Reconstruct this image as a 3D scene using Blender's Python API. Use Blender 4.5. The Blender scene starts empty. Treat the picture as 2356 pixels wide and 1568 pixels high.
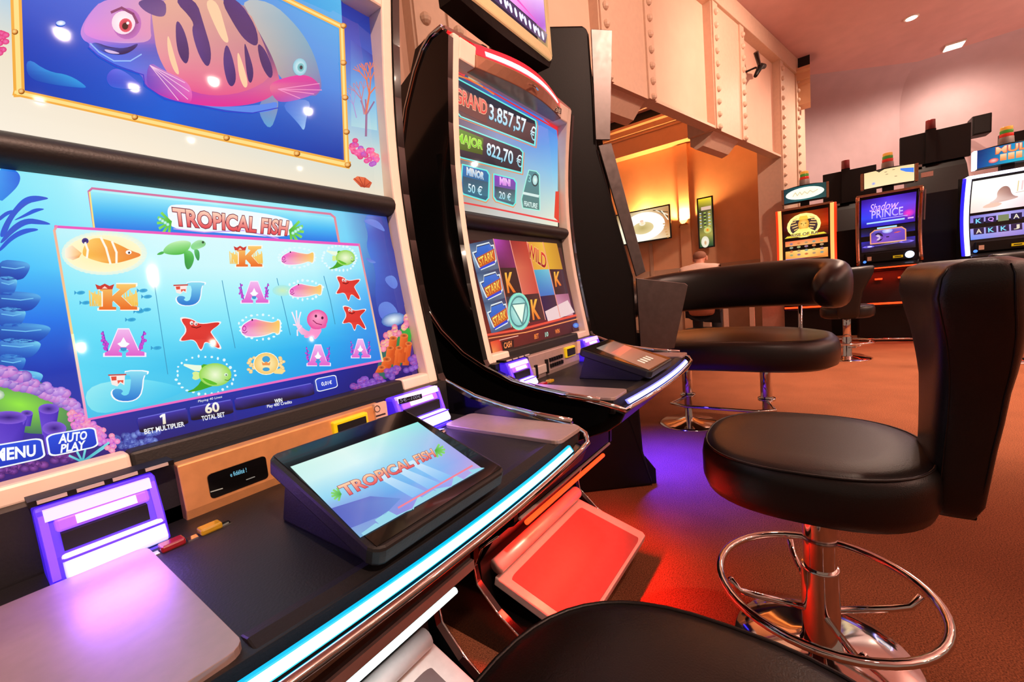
import bpy, bmesh, math, random
from mathutils import Vector, Matrix
from mathutils.geometry import tessellate_polygon

scene = bpy.context.scene
COL = scene.collection
random.seed(7)

def lin(c):
    return tuple(((v/255.0)/12.92 if v/255.0 <= .04045 else ((v/255.0+.055)/1.055)**2.4) for v in c)

# ------------------------------------------------------------------ camera
IW, IH, FPX = 2356.0, 1568.0, 949.9
ROLL, TILT, YAW = (math.radians(a) for a in (5.429, 5.791, 36.525))
CAM = Vector((0, 0, 1.0))
_fh = Vector((math.cos(YAW), math.sin(YAW), 0)); _up = Vector((0, 0, 1)); _rt = Vector((math.sin(YAW), -math.cos(YAW), 0))
CF = math.cos(TILT)*_fh - math.sin(TILT)*_up
_u0 = math.cos(TILT)*_up + math.sin(TILT)*_fh
CR = math.cos(ROLL)*_rt - math.sin(ROLL)*_u0
CU = math.sin(ROLL)*_rt + math.cos(ROLL)*_u0
cd = bpy.data.cameras.new('camera'); cam = bpy.data.objects.new('camera', cd); COL.objects.link(cam)
cd.sensor_fit = 'HORIZONTAL'; cd.sensor_width = 36.0; cd.lens = FPX/IW*36.0
cd.clip_start = 0.02; cd.clip_end = 100
cam.matrix_world = Matrix(((CR.x, CU.x, -CF.x, CAM.x), (CR.y, CU.y, -CF.y, CAM.y), (CR.z, CU.z, -CF.z, CAM.z), (0, 0, 0, 1)))
scene.camera = cam

def ray(x, y): return CR*((x-IW/2)/FPX) - CU*((y-IH/2)/FPX) + CF
def on(x, y, n, d):
    v = ray(x, y); n = Vector(n); return CAM + v*((d-n.dot(CAM))/n.dot(v))
def onX(x, y, X): return on(x, y, (1, 0, 0), X)
def onY(x, y, Y): return on(x, y, (0, 1, 0), Y)
def onZ(x, y, Z): return on(x, y, (0, 0, 1), Z)

# ------------------------------------------------------------------ world, exposure
scene.view_settings.view_transform = 'Standard'
scene.view_settings.look = 'None'
scene.view_settings.exposure = 0.0
scene.view_settings.gamma = 1.0
scene.view_settings.use_curve_mapping = False
w = bpy.data.worlds.new('world'); scene.world = w; w.use_nodes = True
w.node_tree.nodes['Background'].inputs[0].default_value = (1.0, .62, .46, 1)
w.node_tree.nodes['Background'].inputs[1].default_value = 0.30

def lamp(name, kind, loc, col, power, size=.1, sizey=None, target=None, parent=None, spot=None, blend=.5):
    l = bpy.data.lights.new(name, kind); o = bpy.data.objects.new(name, l); COL.objects.link(o)
    l.color = col; l.energy = power
    if kind == 'AREA':
        l.size = size
        if sizey: l.shape = 'RECTANGLE'; l.size_y = sizey
        else: l.shape = 'DISK'
    else: l.shadow_soft_size = size
    if spot: l.spot_size = math.radians(spot); l.spot_blend = blend
    M = Matrix.Translation(loc)
    if target is not None:
        M = M @ (Vector(target)-Vector(loc)).to_track_quat('-Z', 'Y').to_matrix().to_4x4()
    if parent is not None:
        o.parent = parent; o.matrix_local = RM.get(parent.name, Matrix()).inverted() @ M
    else: o.matrix_world = M
    return o

# ------------------------------------------------------------------ materials
MATS = {}
def mat(name, col, rough=.5, metal=0.0, spec=.5, noise=0.0, scale=60.0, bump=0.0, emit=None, estr=0.0, coat=0.0, rvar=0.0):
    if name in MATS: return MATS[name]
    m = bpy.data.materials.new(name); m.use_nodes = True; nt = m.node_tree; b = nt.nodes['Principled BSDF']
    c = lin(col)
    b.inputs['Base Color'].default_value = (*c, 1); b.inputs['Roughness'].default_value = rough
    b.inputs['Metallic'].default_value = metal; b.inputs['Specular IOR Level'].default_value = spec
    b.inputs['Coat Weight'].default_value = coat
    if noise or bump or rvar:
        tc = nt.nodes.new('ShaderNodeTexCoord'); n = nt.nodes.new('ShaderNodeTexNoise')
        n.inputs['Scale'].default_value = scale; n.inputs['Detail'].default_value = 4
        nt.links.new(tc.outputs['Object'], n.inputs['Vector'])
        if noise:
            r = nt.nodes.new('ShaderNodeValToRGB')
            r.color_ramp.elements[0].position = .3; r.color_ramp.elements[1].position = .7
            r.color_ramp.elements[0].color = (*[v*(1-noise) for v in c], 1)
            r.color_ramp.elements[1].color = (*[min(1, v*(1+noise)) for v in c], 1)
            nt.links.new(n.outputs['Fac'], r.inputs['Fac']); nt.links.new(r.outputs['Color'], b.inputs['Base Color'])
        if bump:
            bp = nt.nodes.new('ShaderNodeBump'); bp.inputs['Strength'].default_value = bump; bp.inputs['Distance'].default_value = .002
            nt.links.new(n.outputs['Fac'], bp.inputs['Height']); nt.links.new(bp.outputs['Normal'], b.inputs['Normal'])
        if rvar:
            mr = nt.nodes.new('ShaderNodeMapRange'); mr.inputs['To Min'].default_value = rough-rvar; mr.inputs['To Max'].default_value = rough+rvar
            nt.links.new(n.outputs['Fac'], mr.inputs['Value']); nt.links.new(mr.outputs['Result'], b.inputs['Roughness'])
    if emit is not None:
        b.inputs['Emission Color'].default_value = (*lin(emit), 1); b.inputs['Emission Strength'].default_value = estr
    MATS[name] = m; return m

def screen_mat(name, strength=1.0, rough=.12, spec=.5):
    if name in MATS: return MATS[name]
    m = bpy.data.materials.new(name); m.use_nodes = True; nt = m.node_tree; b = nt.nodes['Principled BSDF']
    b.inputs['Base Color'].default_value = (.004, .004, .004, 1); b.inputs['Roughness'].default_value = rough
    b.inputs['Specular IOR Level'].default_value = spec
    a = nt.nodes.new('ShaderNodeAttribute'); a.attribute_name = 'Col'
    nt.links.new(a.outputs['Color'], b.inputs['Emission Color']); b.inputs['Emission Strength'].default_value = strength
    MATS[name] = m; return m

BLACK = mat('black_cabinet', (15, 12, 11), .45, spec=.3, noise=.2, scale=200, bump=.08)
GLOSS = mat('gloss_black', (12, 11, 11), .12, coat=.3, rvar=.04, scale=8)
BEZEL = mat('black_bezel', (22, 20, 19), .34, noise=.15, scale=300)
MATTE = mat('matte_black_plastic', (26, 25, 25), .5, noise=.15, scale=350, bump=.15)
WHITE = mat('frame_white', (240, 222, 206), .34, noise=.03, scale=30)
SILVER = mat('brushed_silver', (192, 170, 164), .38, .5, noise=.05, scale=90, rvar=.06)
STEEL = mat('brushed_steel', (128, 120, 118), .36, .9, noise=.08, scale=40, rvar=.08)
CHROME = mat('chrome', (225, 222, 220), .07, 1.0, rvar=.03, scale=10)
GOLDP = mat('brass_panel', (232, 168, 108), .34, .45, noise=.06, scale=60, rvar=.05)
LEATHER = mat('black_leather', (23, 20, 19), .36, spec=.5, noise=.2, scale=420, bump=.22, rvar=.05)
LEATHERB = mat('brown_black_leather', (29, 23, 20), .34, spec=.5, noise=.2, scale=400, bump=.2, rvar=.05)
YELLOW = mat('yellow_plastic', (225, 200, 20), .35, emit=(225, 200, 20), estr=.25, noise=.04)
DARKHOLE = mat('dark_recess', (6, 5, 6), .6, noise=.1)
CREAM = mat('cream_label', (225, 190, 165), .45, noise=.05)

# ------------------------------------------------------------------ mesh helpers
RM = {}
def tag(o, label=None, cat=None, group=None, kind=None):
    if label: o['label'] = label
    if cat: o['category'] = cat
    if group: o['group'] = group
    if kind: o['kind'] = kind
    return o
def thing(name, label, cat, loc=(0, 0, 0), rz=0.0, group=None):
    o = bpy.data.objects.new(name, None); COL.objects.link(o); o.empty_display_size = .1
    o.location = loc; o.rotation_euler = (0, 0, rz)
    RM[o.name] = Matrix.Translation(loc) @ Matrix.Rotation(rz, 4, 'Z')
    return tag(o, label, cat, group)

class MB:
    def __init__(s): s.v = []; s.f = []; s.m = []; s.k = 0
    def mat(s, k): s.k = k; return s
    def add(s, vs, fs):
        n = len(s.v); s.v += [Vector(v) for v in vs]
        for f in fs: s.f.append([i+n for i in f]); s.m.append(s.k)
        return s
    def box(s, a, b, M=None):
        x0, y0, z0 = a; x1, y1, z1 = b
        vs = [Vector(p) for p in ((x0,y0,z0),(x1,y0,z0),(x1,y1,z0),(x0,y1,z0),(x0,y0,z1),(x1,y0,z1),(x1,y1,z1),(x0,y1,z1))]
        if M is not None: vs = [M @ v for v in vs]
        return s.add(vs, [(0,3,2,1),(4,5,6,7),(0,1,5,4),(1,2,6,5),(2,3,7,6),(3,0,4,7)])
    def prism(s, poly, d):
        """closed 3-D polygon swept by vector d"""
        n = len(poly); p = [Vector(q) for q in poly]; d = Vector(d)
        nrm = Vector((0, 0, 0))
        for i in range(n): nrm += p[i].cross(p[(i+1) % n])
        tris = tessellate_polygon([p])
        fl = nrm.dot(d) > 0
        vs = p + [q+d for q in p]; fs = []
        for t in tris:
            a, b, c = t
            tn = (p[b]-p[a]).cross(p[c]-p[a])
            if tn.dot(d) > 0: a, b, c = c, b, a
            fs += [(a, b, c), (c+n, b+n, a+n)]
        for i in range(n):
            j = (i+1) % n
            fs.append((i, j, j+n, i+n) if fl else (j, i, i+n, j+n))
        return s.add(vs, fs)
    def profX(s, yz, x0, x1): return s.prism([(x0, y, z) for y, z in yz], (x1-x0, 0, 0))
    def tube(s, pts, r, n=8, closed=False, caps=True):
        P = [Vector(p) for p in pts]; L = len(P); rings = []; up = None
        for i, p in enumerate(P):
            a = P[i-1] if (i > 0 or closed) else p; b = P[(i+1) % L] if (i < L-1 or closed) else p
            t = (b-a).normalized()
            if up is None:
                up = t.orthogonal().normalized()
            else: up = (up - t*up.dot(t)).normalized()
            sd = t.cross(up); rr = r[i] if isinstance(r, (list, tuple)) else r
            rings.append([p + (up*math.cos(2*math.pi*k/n) + sd*math.sin(2*math.pi*k/n))*rr for k in range(n)])
        return s.loft(rings, closed, caps)
    def loft(s, rings, closed=False, caps=True):
        n = len(rings[0]); L = len(rings); vs = [q for r in rings for q in r]; fs = []
        for i in range(L if closed else L-1):
            j = (i+1) % L
            for k in range(n):
                l = (k+1) % n
                fs.append((i*n+k, i*n+l, j*n+l, j*n+k))
        if caps and not closed:
            fs.append(tuple(reversed(range(n)))); fs.append(tuple(range((L-1)*n, L*n)))
        return s.add(vs, fs)
    def lathe(s, prof, c=(0, 0, 0), n=32, axis='Z'):
        c = Vector(c); rings = []
        for r, h in prof:
            ring = []
            for k in range(n):
                a = 2*math.pi*k/n
                q = Vector((r*math.cos(a), r*math.sin(a), h))
                if axis == 'Y': q = Vector((q.x, q.z, -q.y))
                if axis == 'X': q = Vector((q.z, q.y, -q.x))
                ring.append(c+q)
            rings.append(ring)
        return s.loft(rings)
    def ball(s, c, r, n=10, m=6):
        r = (r, r, r) if not isinstance(r, (tuple, list)) else r
        c = Vector(c); rings = []
        for i in range(1, m):
            th = math.pi*i/m
            rings.append([c+Vector((r[0]*math.sin(th)*math.cos(2*math.pi*k/n), r[1]*math.sin(th)*math.sin(2*math.pi*k/n), -r[2]*math.cos(th))) for k in range(n)])
        b = len(s.v); s.loft(rings, caps=False)
        top = len(s.v); s.v += [c+Vector((0, 0, -r[2])), c+Vector((0, 0, r[2]))]
        for k in range(n):
            s.f.append([b+(k+1) % n, b+k, top]); s.m.append(s.k)
            s.f.append([b+(m-2)*n+k, b+(m-2)*n+(k+1) % n, top+1]); s.m.append(s.k)
        return s
    def build(s, name, mats, parent=None, bevel=0, smooth=False, seg=2, local=False):
        me = bpy.data.meshes.new(name); o = bpy.data.objects.new(name, me); COL.objects.link(o)
        vs = s.v
        M = RM.get(parent.name) if parent is not None else None
        if M is not None and not local:
            I = M.inverted(); vs = [I @ v for v in vs]
        # objects without parent: put the origin at the base centre
        if parent is None:
            lo = Vector([min(v[i] for v in vs) for i in range(3)]); hi = Vector([max(v[i] for v in vs) for i in range(3)])
            c = Vector(((lo.x+hi.x)/2, (lo.y+hi.y)/2, lo.z)); vs = [v-c for v in vs]; o.location = c
            RM[o.name] = Matrix.Translation(c)
        elif M is not None: RM[o.name] = M
        me.from_pydata([tuple(v) for v in vs], [], s.f)
        for m in (mats if isinstance(mats, (list, tuple)) else [mats]): me.materials.append(m)
        me.polygons.foreach_set('material_index', s.m)
        if smooth: me.polygons.foreach_set('use_smooth', [True]*len(me.polygons))
        me.update()
        if parent is not None: o.parent = parent
        if bevel:
            b = o.modifiers.new('bevel', 'BEVEL'); b.width = bevel; b.segments = seg; b.limit_method = 'ANGLE'; b.angle_limit = math.radians(35)
            b.harden_normals = False
        return o

def smooth_by_angle(o, deg=40):
    me = o.data; bm = bmesh.new(); bm.from_mesh(me)
    for f in bm.faces: f.smooth = True
    for e in bm.edges:
        if len(e.link_faces) == 2 and e.calc_face_angle(0) > math.radians(deg): e.smooth = False
    bm.to_mesh(me); bm.free(); return o

def copy_tree(o, parent=None):
    c = o.copy(); COL.objects.link(c)
    if parent is not None: c.parent = parent
    for ch in list(o.children): copy_tree(ch, c)
    return c

# ------------------------------------------------------------------ machine face profile (Y as a function of z)
_PC = (0.32317379, -1.67139463, 2.92330393, -1.98523338, 1.11358646)
def P(z):
    z = min(max(z, .80), 1.72); r = 0.0
    for c in _PC: r = r*z + c
    return r
def onS(x, y, off=0.0):
    Y = .71
    for _ in range(6):
        p = onY(x, y, Y); Y = P(p.z)+off
    return p

# ------------------------------------------------------------------ flat pictures for screens, signs and labels
_TX = {}
def text_tris(s, bold=0.0, shear=0.0):
    k = (s, bold, shear)
    if k in _TX: return _TX[k]
    cu = bpy.data.curves.new('t', 'FONT'); cu.body = s; cu.offset = bold; cu.shear = shear; cu.resolution_u = 3
    ob = bpy.data.objects.new('t', cu); COL.objects.link(ob)
    bpy.context.view_layer.update()
    me = bpy.data.meshes.new_from_object(ob.evaluated_get(bpy.context.evaluated_depsgraph_get()))
    me.calc_loop_triangles()
    V = [(v.co.x, v.co.y) for v in me.vertices]; T = [tuple(t.vertices) for t in me.loop_triangles]
    COL.objects.unlink(ob); bpy.data.objects.remove(ob); bpy.data.curves.remove(cu); bpy.data.meshes.remove(me)
    used = sorted({i for t in T for i in t})
    x0 = min(V[i][0] for i in used); x1 = max(V[i][0] for i in used); y0 = min(V[i][1] for i in used); y1 = max(V[i][1] for i in used)
    V = [((a-x0)/(x1-x0), 1-(b-y0)/(y1-y0)) for a, b in V]
    _TX[k] = (V, T, (x1-x0)/(y1-y0), (x1-x0, y1-y0)); return _TX[k]

def homog(q):
    (x0, y0), (x1, y1), (x2, y2), (x3, y3) = q       # TL TR BR BL
    dx1, dx2, sx = x1-x2, x3-x2, x0-x1+x2-x3; dy1, dy2, sy = y1-y2, y3-y2, y0-y1+y2-y3
    den = dx1*dy2-dx2*dy1; g = (sx*dy2-dx2*sy)/den; h = (dx1*sy-sx*dy1)/den
    a, b, c = x1-x0+g*x1, x3-x0+h*x3, x0; d, e, f = y1-y0+g*y1, y3-y0+h*y3, y0
    return lambda u, v: ((a*u+b*v+c)/(g*u+h*v+1), (d*u+e*v+f)/(g*u+h*v+1))
def mixc(a, b, t): return tuple(p+(q-p)*t for p, q in zip(a, b))

class Art:
    """flat coloured picture on a display surface; tris of (point, colour), split so that they follow the surface"""
    def __init__(s, fn, step=.00025, maxe=36.0): s.fn = fn; s.step = step; s.maxe = maxe; s.V = []; s.C = []; s.nrm = None; s.sm = 0; s.zmax = None
    def tri(s, pts, cols, k, depth=0):
        if depth < 9:
            e = [((pts[i][0]-pts[(i+1) % 3][0])**2+(pts[i][1]-pts[(i+1) % 3][1])**2, i) for i in range(3)]
            m, i = max(e)
            if m > s.maxe*s.maxe:
                j = (i+1) % 3; l = (i+2) % 3
                mp = ((pts[i][0]+pts[j][0])/2, (pts[i][1]+pts[j][1])/2); mc = mixc(cols[i], cols[j], .5)
                s.tri((pts[i], mp, pts[l]), (cols[i], mc, cols[l]), k, depth+1)
                s.tri((mp, pts[j], pts[l]), (mc, cols[j], cols[l]), k, depth+1); return
        W = [s.fn(p[0], p[1], -k*s.step) for p in pts]
        if s.zmax:                                  # trim at the top edge of the display
            if min(q.z for q in W) > s.zmax: return
            for q in W: q.z = min(q.z, s.zmax)
        for q, c in zip(W, cols): s.V.append(q); s.C.append(lin(c))
    def poly(s, pts, col, k=1):
        cols = col if isinstance(col, list) else [col]*len(pts)
        for _ in range(s.sm):                       # round the corners
            n = len(pts); q = []; c = []
            for i in range(n):
                a, b, ca, cb = pts[i], pts[(i+1) % n], cols[i], cols[(i+1) % n]
                q += [mixc(a, b, .25), mixc(a, b, .75)]; c += [mixc(ca, cb, .25), mixc(ca, cb, .75)]
            pts, cols = q, c
        for t in tessellate_polygon([[Vector((p[0], p[1], 0)) for p in pts]]):
            s.tri([pts[i] for i in t], [cols[i] for i in t], k)
    def vgrad(s, pts, ct, cb, k=1):
        y0 = min(p[1] for p in pts); y1 = max(p[1] for p in pts)
        s.poly(pts, [mixc(ct, cb, (p[1]-y0)/(y1-y0+1e-9)) for p in pts], k)
    def table(s, quad, rows, k=0, n=4):
        H = homog(quad); R = len(rows); Cn = len(rows[0]); N = (R-1)*n; M = (Cn-1)*n
        def c(u, v):
            a = u*(Cn-1); b = v*(R-1); i = min(int(a), Cn-2); j = min(int(b), R-2); a -= i; b -= j
            return mixc(mixc(rows[j][i], rows[j][i+1], a), mixc(rows[j+1][i], rows[j+1][i+1], a), b)
        for j in range(N):
            for i in range(M):
                q = [(i/M, j/N), ((i+1)/M, j/N), ((i+1)/M, (j+1)/N), (i/M, (j+1)/N)]
                p = [H(*t) for t in q]; cc = [c(*t) for t in q]
                s.tri((p[0], p[1], p[2]), (cc[0], cc[1], cc[2]), k); s.tri((p[0], p[2], p[3]), (cc[0], cc[2], cc[3]), k)
    def ell(s, cx, cy, rx, ry, c0, c1=None, k=1, rot=0.0, n=18, H=None, hx=0, hy=0):
        c1 = c1 or c0; a = math.radians(rot); ca, sa = math.cos(a), math.sin(a)
        pt = lambda t, r: (cx+r*(rx*math.cos(t)*ca-ry*math.sin(t)*sa), cy+r*(rx*math.cos(t)*sa+ry*math.sin(t)*ca))
        ctr = (cx+hx*rx, cy+hy*ry)
        f = H or (lambda u, v: (u, v))
        for i in range(n):
            t0, t1 = 2*math.pi*i/n, 2*math.pi*(i+1)/n
            s.tri((f(*ctr), f(*pt(t0, 1)), f(*pt(t1, 1))), (c0, c1, c1), k)
    def ring(s, cx, cy, rx, ry, wd, c, k=1, H=None, n=20, t0=0.0, t1=360.0):
        f = H or (lambda u, v: (u, v)); a0, a1 = math.radians(t0), math.radians(t1)
        for i in range(n):
            a, b = a0+(a1-a0)*i/n, a0+(a1-a0)*(i+1)/n
            o = lambda t, r: f(cx+rx*r*math.cos(t), cy+ry*r*math.sin(t))
            q = (o(a, 1), o(b, 1), o(b, 1-wd), o(a, 1-wd))
            s.tri(q[:3], (c, c, c), k); s.tri((q[0], q[2], q[3]), (c, c, c), k)
    def line(s, pts, wd, col, k=2, closed=False, c2=None):
        n = len(pts); L = n if closed else n-1
        for i in range(L):
            a, b = pts[i], pts[(i+1) % n]; dx, dy = b[0]-a[0], b[1]-a[1]; l = math.hypot(dx, dy) or 1
            nx, ny = -dy/l*wd/2, dx/l*wd/2; ex, ey = dx/l*wd*.35, dy/l*wd*.35
            q = [(a[0]+nx-ex, a[1]+ny-ey), (b[0]+nx+ex, b[1]+ny+ey), (b[0]-nx+ex, b[1]-ny+ey), (a[0]-nx-ex, a[1]-ny-ey)]
            ca = mixc(col, c2, i/max(1, L)) if c2 else col; cb = mixc(col, c2, (i+1)/max(1, L)) if c2 else col
            s.tri(q[:3], (ca, cb, cb), k); s.tri((q[0], q[2], q[3]), (ca, cb, ca), k)
    def text(s, t, quad, ct, cb=None, k=4, bold=.012, out=None, ob=.04, shear=0.0):
        cb = cb or ct; H = homog(quad)
        V, T, asp, dim = text_tris(t, bold, shear)
        if out:
            V2, T2, a2, d2 = text_tris(t, bold+ob, shear); fx, fy = d2[0]/dim[0], d2[1]/dim[1]
            for tr in T2: s.tri([H((V2[i][0]-.5)*fx+.5, (V2[i][1]-.5)*fy+.5) for i in tr], (out,)*3, k-1)
        for tr in T: s.tri([H(*V[i]) for i in tr], [mixc(ct, cb, min(1, max(0, V[i][1]))) for i in tr], k)
    def hp(s, H, pts, col, k=2):
        s.poly([H(*p) for p in pts], col, k)
    def build(s, name, m, parent):
        me = bpy.data.meshes.new(name); o = bpy.data.objects.new(name, me); COL.objects.link(o)
        M = RM[parent.name] if parent is not None else Matrix(); I = M.inverted()
        n = len(s.V)//3
        me.from_pydata([tuple(I @ v) for v in s.V], [], [(3*i, 3*i+1, 3*i+2) for i in range(n)])
        at = me.color_attributes.new('Col', 'FLOAT_COLOR', 'POINT')
        at.data.foreach_set('color', [x for c in s.C for x in (*c, 1.0)])
        me.materials.append(m); me.update(); o.parent = parent; RM[o.name] = M
        if s.nrm:
            me.polygons.foreach_set('use_smooth', [True]*n)
            R3 = I.to_3x3(); N = [tuple((R3 @ s.nrm(v)).normalized()) for v in s.V]
            for p in me.polygons:      # keep the winding on the side of the normal
                a_, b_, c_ = (me.vertices[i].co for i in p.vertices)
                if (b_-a_).cross(c_-a_).dot(Vector(N[p.vertices[0]])) < 0: p.flip()
            me.update(); me.normals_split_custom_set_from_vertices(N)
        return o
def rrect(x0, y0, x1, y1, r, n=4):
    out = []
    for cx, cy, a in ((x1-r, y0+r, -90), (x1-r, y1-r, 0), (x0+r, y1-r, 90), (x0+r, y0+r, 180)):
        for i in range(n+1):
            t = math.radians(a+90*i/n); out.append((cx+r*math.cos(t), cy+r*math.sin(t)))
    return out
# ------------------------------------------------------------------ room shell
WALLM = mat('wall_plaster_cream', (232, 196, 172), .7, noise=.03, scale=6, bump=.05)
WALLP = mat('wall_paint_pale', (204, 182, 188), .75, noise=.04, scale=5, bump=.05)
CEILM = mat('ceiling_paint', (222, 178, 174), .8, noise=.05, scale=4, bump=.04)
TRIMM = mat('painted_steel', (220, 192, 168), .5, noise=.04, scale=25, bump=.04)
ALCM = mat('alcove_paint', (225, 178, 138), .7, noise=.04, scale=6)
BEIGE = mat('low_wall_paint', (196, 170, 145), .7, noise=.05, scale=8)
def carpet():
    m = bpy.data.materials.new('carpet'); m.use_nodes = True; nt = m.node_tree; b = nt.nodes['Principled BSDF']
    b.inputs['Roughness'].default_value = .95; b.inputs['Specular IOR Level'].default_value = .1
    tc = nt.nodes.new('ShaderNodeTexCoord'); n1 = nt.nodes.new('ShaderNodeTexNoise'); n2 = nt.nodes.new('ShaderNodeTexNoise')
    n1.inputs['Scale'].default_value = 260; n1.inputs['Detail'].default_value = 3; n2.inputs['Scale'].default_value = 3.5; n2.inputs['Detail'].default_value = 5
    nt.links.new(tc.outputs['Object'], n1.inputs['Vector']); nt.links.new(tc.outputs['Object'], n2.inputs['Vector'])
    r1 = nt.nodes.new('ShaderNodeValToRGB'); r2 = nt.nodes.new('ShaderNodeValToRGB')
    r1.color_ramp.elements[0].position = .3; r1.color_ramp.elements[1].position = .72
    r1.color_ramp.elements[0].color = (*lin((96, 54, 38)), 1); r1.color_ramp.elements[1].color = (*lin((182, 110, 74)), 1)
    r2.color_ramp.elements[0].position = .35; r2.color_ramp.elements[1].position = .65
    r2.color_ramp.elements[0].color = (.84, .84, .84, 1); r2.color_ramp.elements[1].color = (1, 1, 1, 1)
    mx = nt.nodes.new('ShaderNodeMix'); mx.data_type = 'RGBA'; mx.blend_type = 'MULTIPLY'; mx.inputs[0].default_value = 1
    nt.links.new(n1.outputs['Fac'], r1.inputs[0]); nt.links.new(n2.outputs['Fac'], r2.inputs[0])
    nt.links.new(r1.outputs[0], mx.inputs[6]); nt.links.new(r2.outputs[0], mx.inputs[7]); nt.links.new(mx.outputs[2], b.inputs['Base Color'])
    bp = nt.nodes.new('ShaderNodeBump'); bp.inputs['Strength'].default_value = .5; bp.inputs['Distance'].default_value = .004
    nt.links.new(n1.outputs['Fac'], bp.inputs['Height']); nt.links.new(bp.outputs['Normal'], b.inputs['Normal'])
    return m
CARPET = carpet()
CZ = 4.13
tag(MB().box((-2.5, -12, -.1), (12.2, 6.4, 0)).build('floor', CARPET), kind='structure')
tag(MB().box((-2.5, -12, CZ), (12.2, 6.4, CZ+.1)).build('ceiling', CEILM), kind='structure')

# riveted steel wall: plane through B0 along BE, BN points away from the camera
_a = math.radians(-13.4)
BE = Vector((math.cos(_a), math.sin(_a), 0)); BN = Vector((-math.sin(_a), math.cos(_a), 0)); B0 = Vector((3.08, 1.15, 0))
KB = 1.1
B0 = B0*KB
def kz(z): return max(0.0, 1+(z-1)*KB) if z < 4.1 else z
def bp(s, t, z): return B0 + BE*s*KB + BN*t*KB + Vector((0, 0, kz(z)))
def bbox(mb, s0, s1, t0, t1, z0, z1):
    M = Matrix(((BE.x, BN.x, 0, B0.x), (BE.y, BN.y, 0, B0.y), (0, 0, 1, 0), (0, 0, 0, 1)))
    return mb.box((s0*KB, t0*KB, kz(z0)), (s1*KB, t1*KB, kz(z1)), M)
HB, HT = 2.49, 3.65
m = MB()
bbox(m, -5.2, -.9, .075, .30, 0, CZ)            # solid part at the left
bbox(m, -.9, 4.8, .075, .115, HB, CZ)          # thin web over the wide opening
bbox(m, 4.35, 4.74, .02, .30, 0, CZ)            # far end
tag(m.build('wall_left', WALLM), kind='structure')
m = MB()
bbox(m, -5.2, 4.74, -.03, .10, HT, CZ)          # top flange that overhangs the panels
tag(m.build('trim_1', TRIMM, bevel=.006), kind='structure')
def pilaster(n, s0, s1, floor, rows=(.055, None)):
    m = MB(); z0 = 0 if floor else HB-.015
    bbox(m, s0, s1, 0, .28, z0, HT)
    for r in (s0+.01, s1-.12):
        bbox(m, r, r+.11, -.016, 0, z0, HT)
        k = 0; z = 3.56
        while z > max(z0, .9):
            c = bp(r+.055, -.016, z); m.ball(c, (.032, .034, .032), 10, 6); z -= .118
    if not floor:                                 # haunch plate below the column
        poly = [bp(s0+.05, .02, HB), bp(s0+.05, .28, HB), bp(s0+.05, .28, HB-.09), bp(s0+.05, .22, HB-.14), bp(s0+.05, .15, HB-.12), bp(s0+.05, .07, HB-.04)]
        m.prism(poly, BE*(s1-s0-.1))
    tag(m.build('trim_%d' % n, TRIMM), kind='structure')
pilaster(2, -.13, .58, False)
pilaster(3, 1.68, 2.46, False)
pilaster(4, 3.60, 4.36, True)
pilaster(5, -1.62, -1.30, True)
m = MB(); bbox(m, .58, 1.68, .0, .10, HB-.012, HB+.012); bbox(m, 2.46, 3.6, .0, .10, HB-.012, HB+.012)
tag(m.build('trim_6', TRIMM), kind='structure')

# far wall of the alcove, cornice and pilaster
AX = 8.25
m = MB().box((AX, .2, 1.28), (AX+.15, 6.0, CZ)); tag(m.build('wall_alcove', ALCM), kind='structure')
m = MB().box((AX-.002, .2, 0), (AX+.148, 6.0, 1.28)); tag(m.build('wall_alcove_low', BEIGE), kind='structure')
_x = AX-.26; zc = onX(1550, 326, _x).z; zt = onX(1550, 288, _x).z; zm = onX(1500, 270, _x-.1).z; zg = onX(1500, 243, _x-.1).z
m = MB()
m.prism([(AX, 0, zc), (AX-.26, 0, zc), (AX-.26, 0, zt), (AX-.28, 0, zt+.01), (AX-.28, 0, zt+.25*(zm-zt)), (AX-.32, 0, zt+.3*(zm-zt)), (AX-.33, 0, zt+.7*(zm-zt)), (AX-.38, 0, zt+.8*(zm-zt)), (AX-.38, 0, zm), (AX, 0, zm)], (0, 6, 0))
tag(m.build('trim_7', ALCM), kind='structure')
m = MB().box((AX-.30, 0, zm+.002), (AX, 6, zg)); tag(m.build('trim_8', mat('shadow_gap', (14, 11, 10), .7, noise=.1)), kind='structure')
pL = onX(1560, 400, AX); pR = onX(1584, 400, AX)
m = MB().box((AX-.06, pR.y, 0), (AX, pL.y, zc-.02)); tag(m.build('trim_9', ALCM), kind='structure')
m = MB().box((AX-.03, onX(1500, 600, AX).y-.03, 0), (AX, onX(1500, 600, AX).y+.03, onX(1497, 560, AX).z)); tag(m.build('trim_10', BEIGE), kind='structure')
tag(MB().box((AX-.36, 0, zg+.002), (AX, 6, zg+.30)).build('trim_11', ALCM), kind='structure')
# back wall with coved top: slanted left half, then straight
m = MB(); R = .55; X9 = 9.3
def wallcove(p0, p1, nrm):
    n = 8; prof = [(0, 0), (0, CZ-R)]+[(R-R*math.cos(math.radians(90*i/n)), CZ-R+R*math.sin(math.radians(90*i/n))) for i in range(1, n+1)]+[(-.15, CZ), (-.15, 0)]
    nrm = Vector(nrm); p0 = Vector(p0); p1 = Vector(p1)
    m.prism([p0+nrm*a+Vector((0, 0, z)) for a, z in prof], p1-p0)
wallcove((8.75, 1.0, 0), (10.2, -1.24, 0), (-.84, -.543, 0))
wallcove((10.2, -1.24, 0), (9.8, -6.0, 0), (-1, 0.08, 0))
o = m.build('wall_back', WALLP); smooth_by_angle(o, 30); tag(o, kind='structure')

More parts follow.
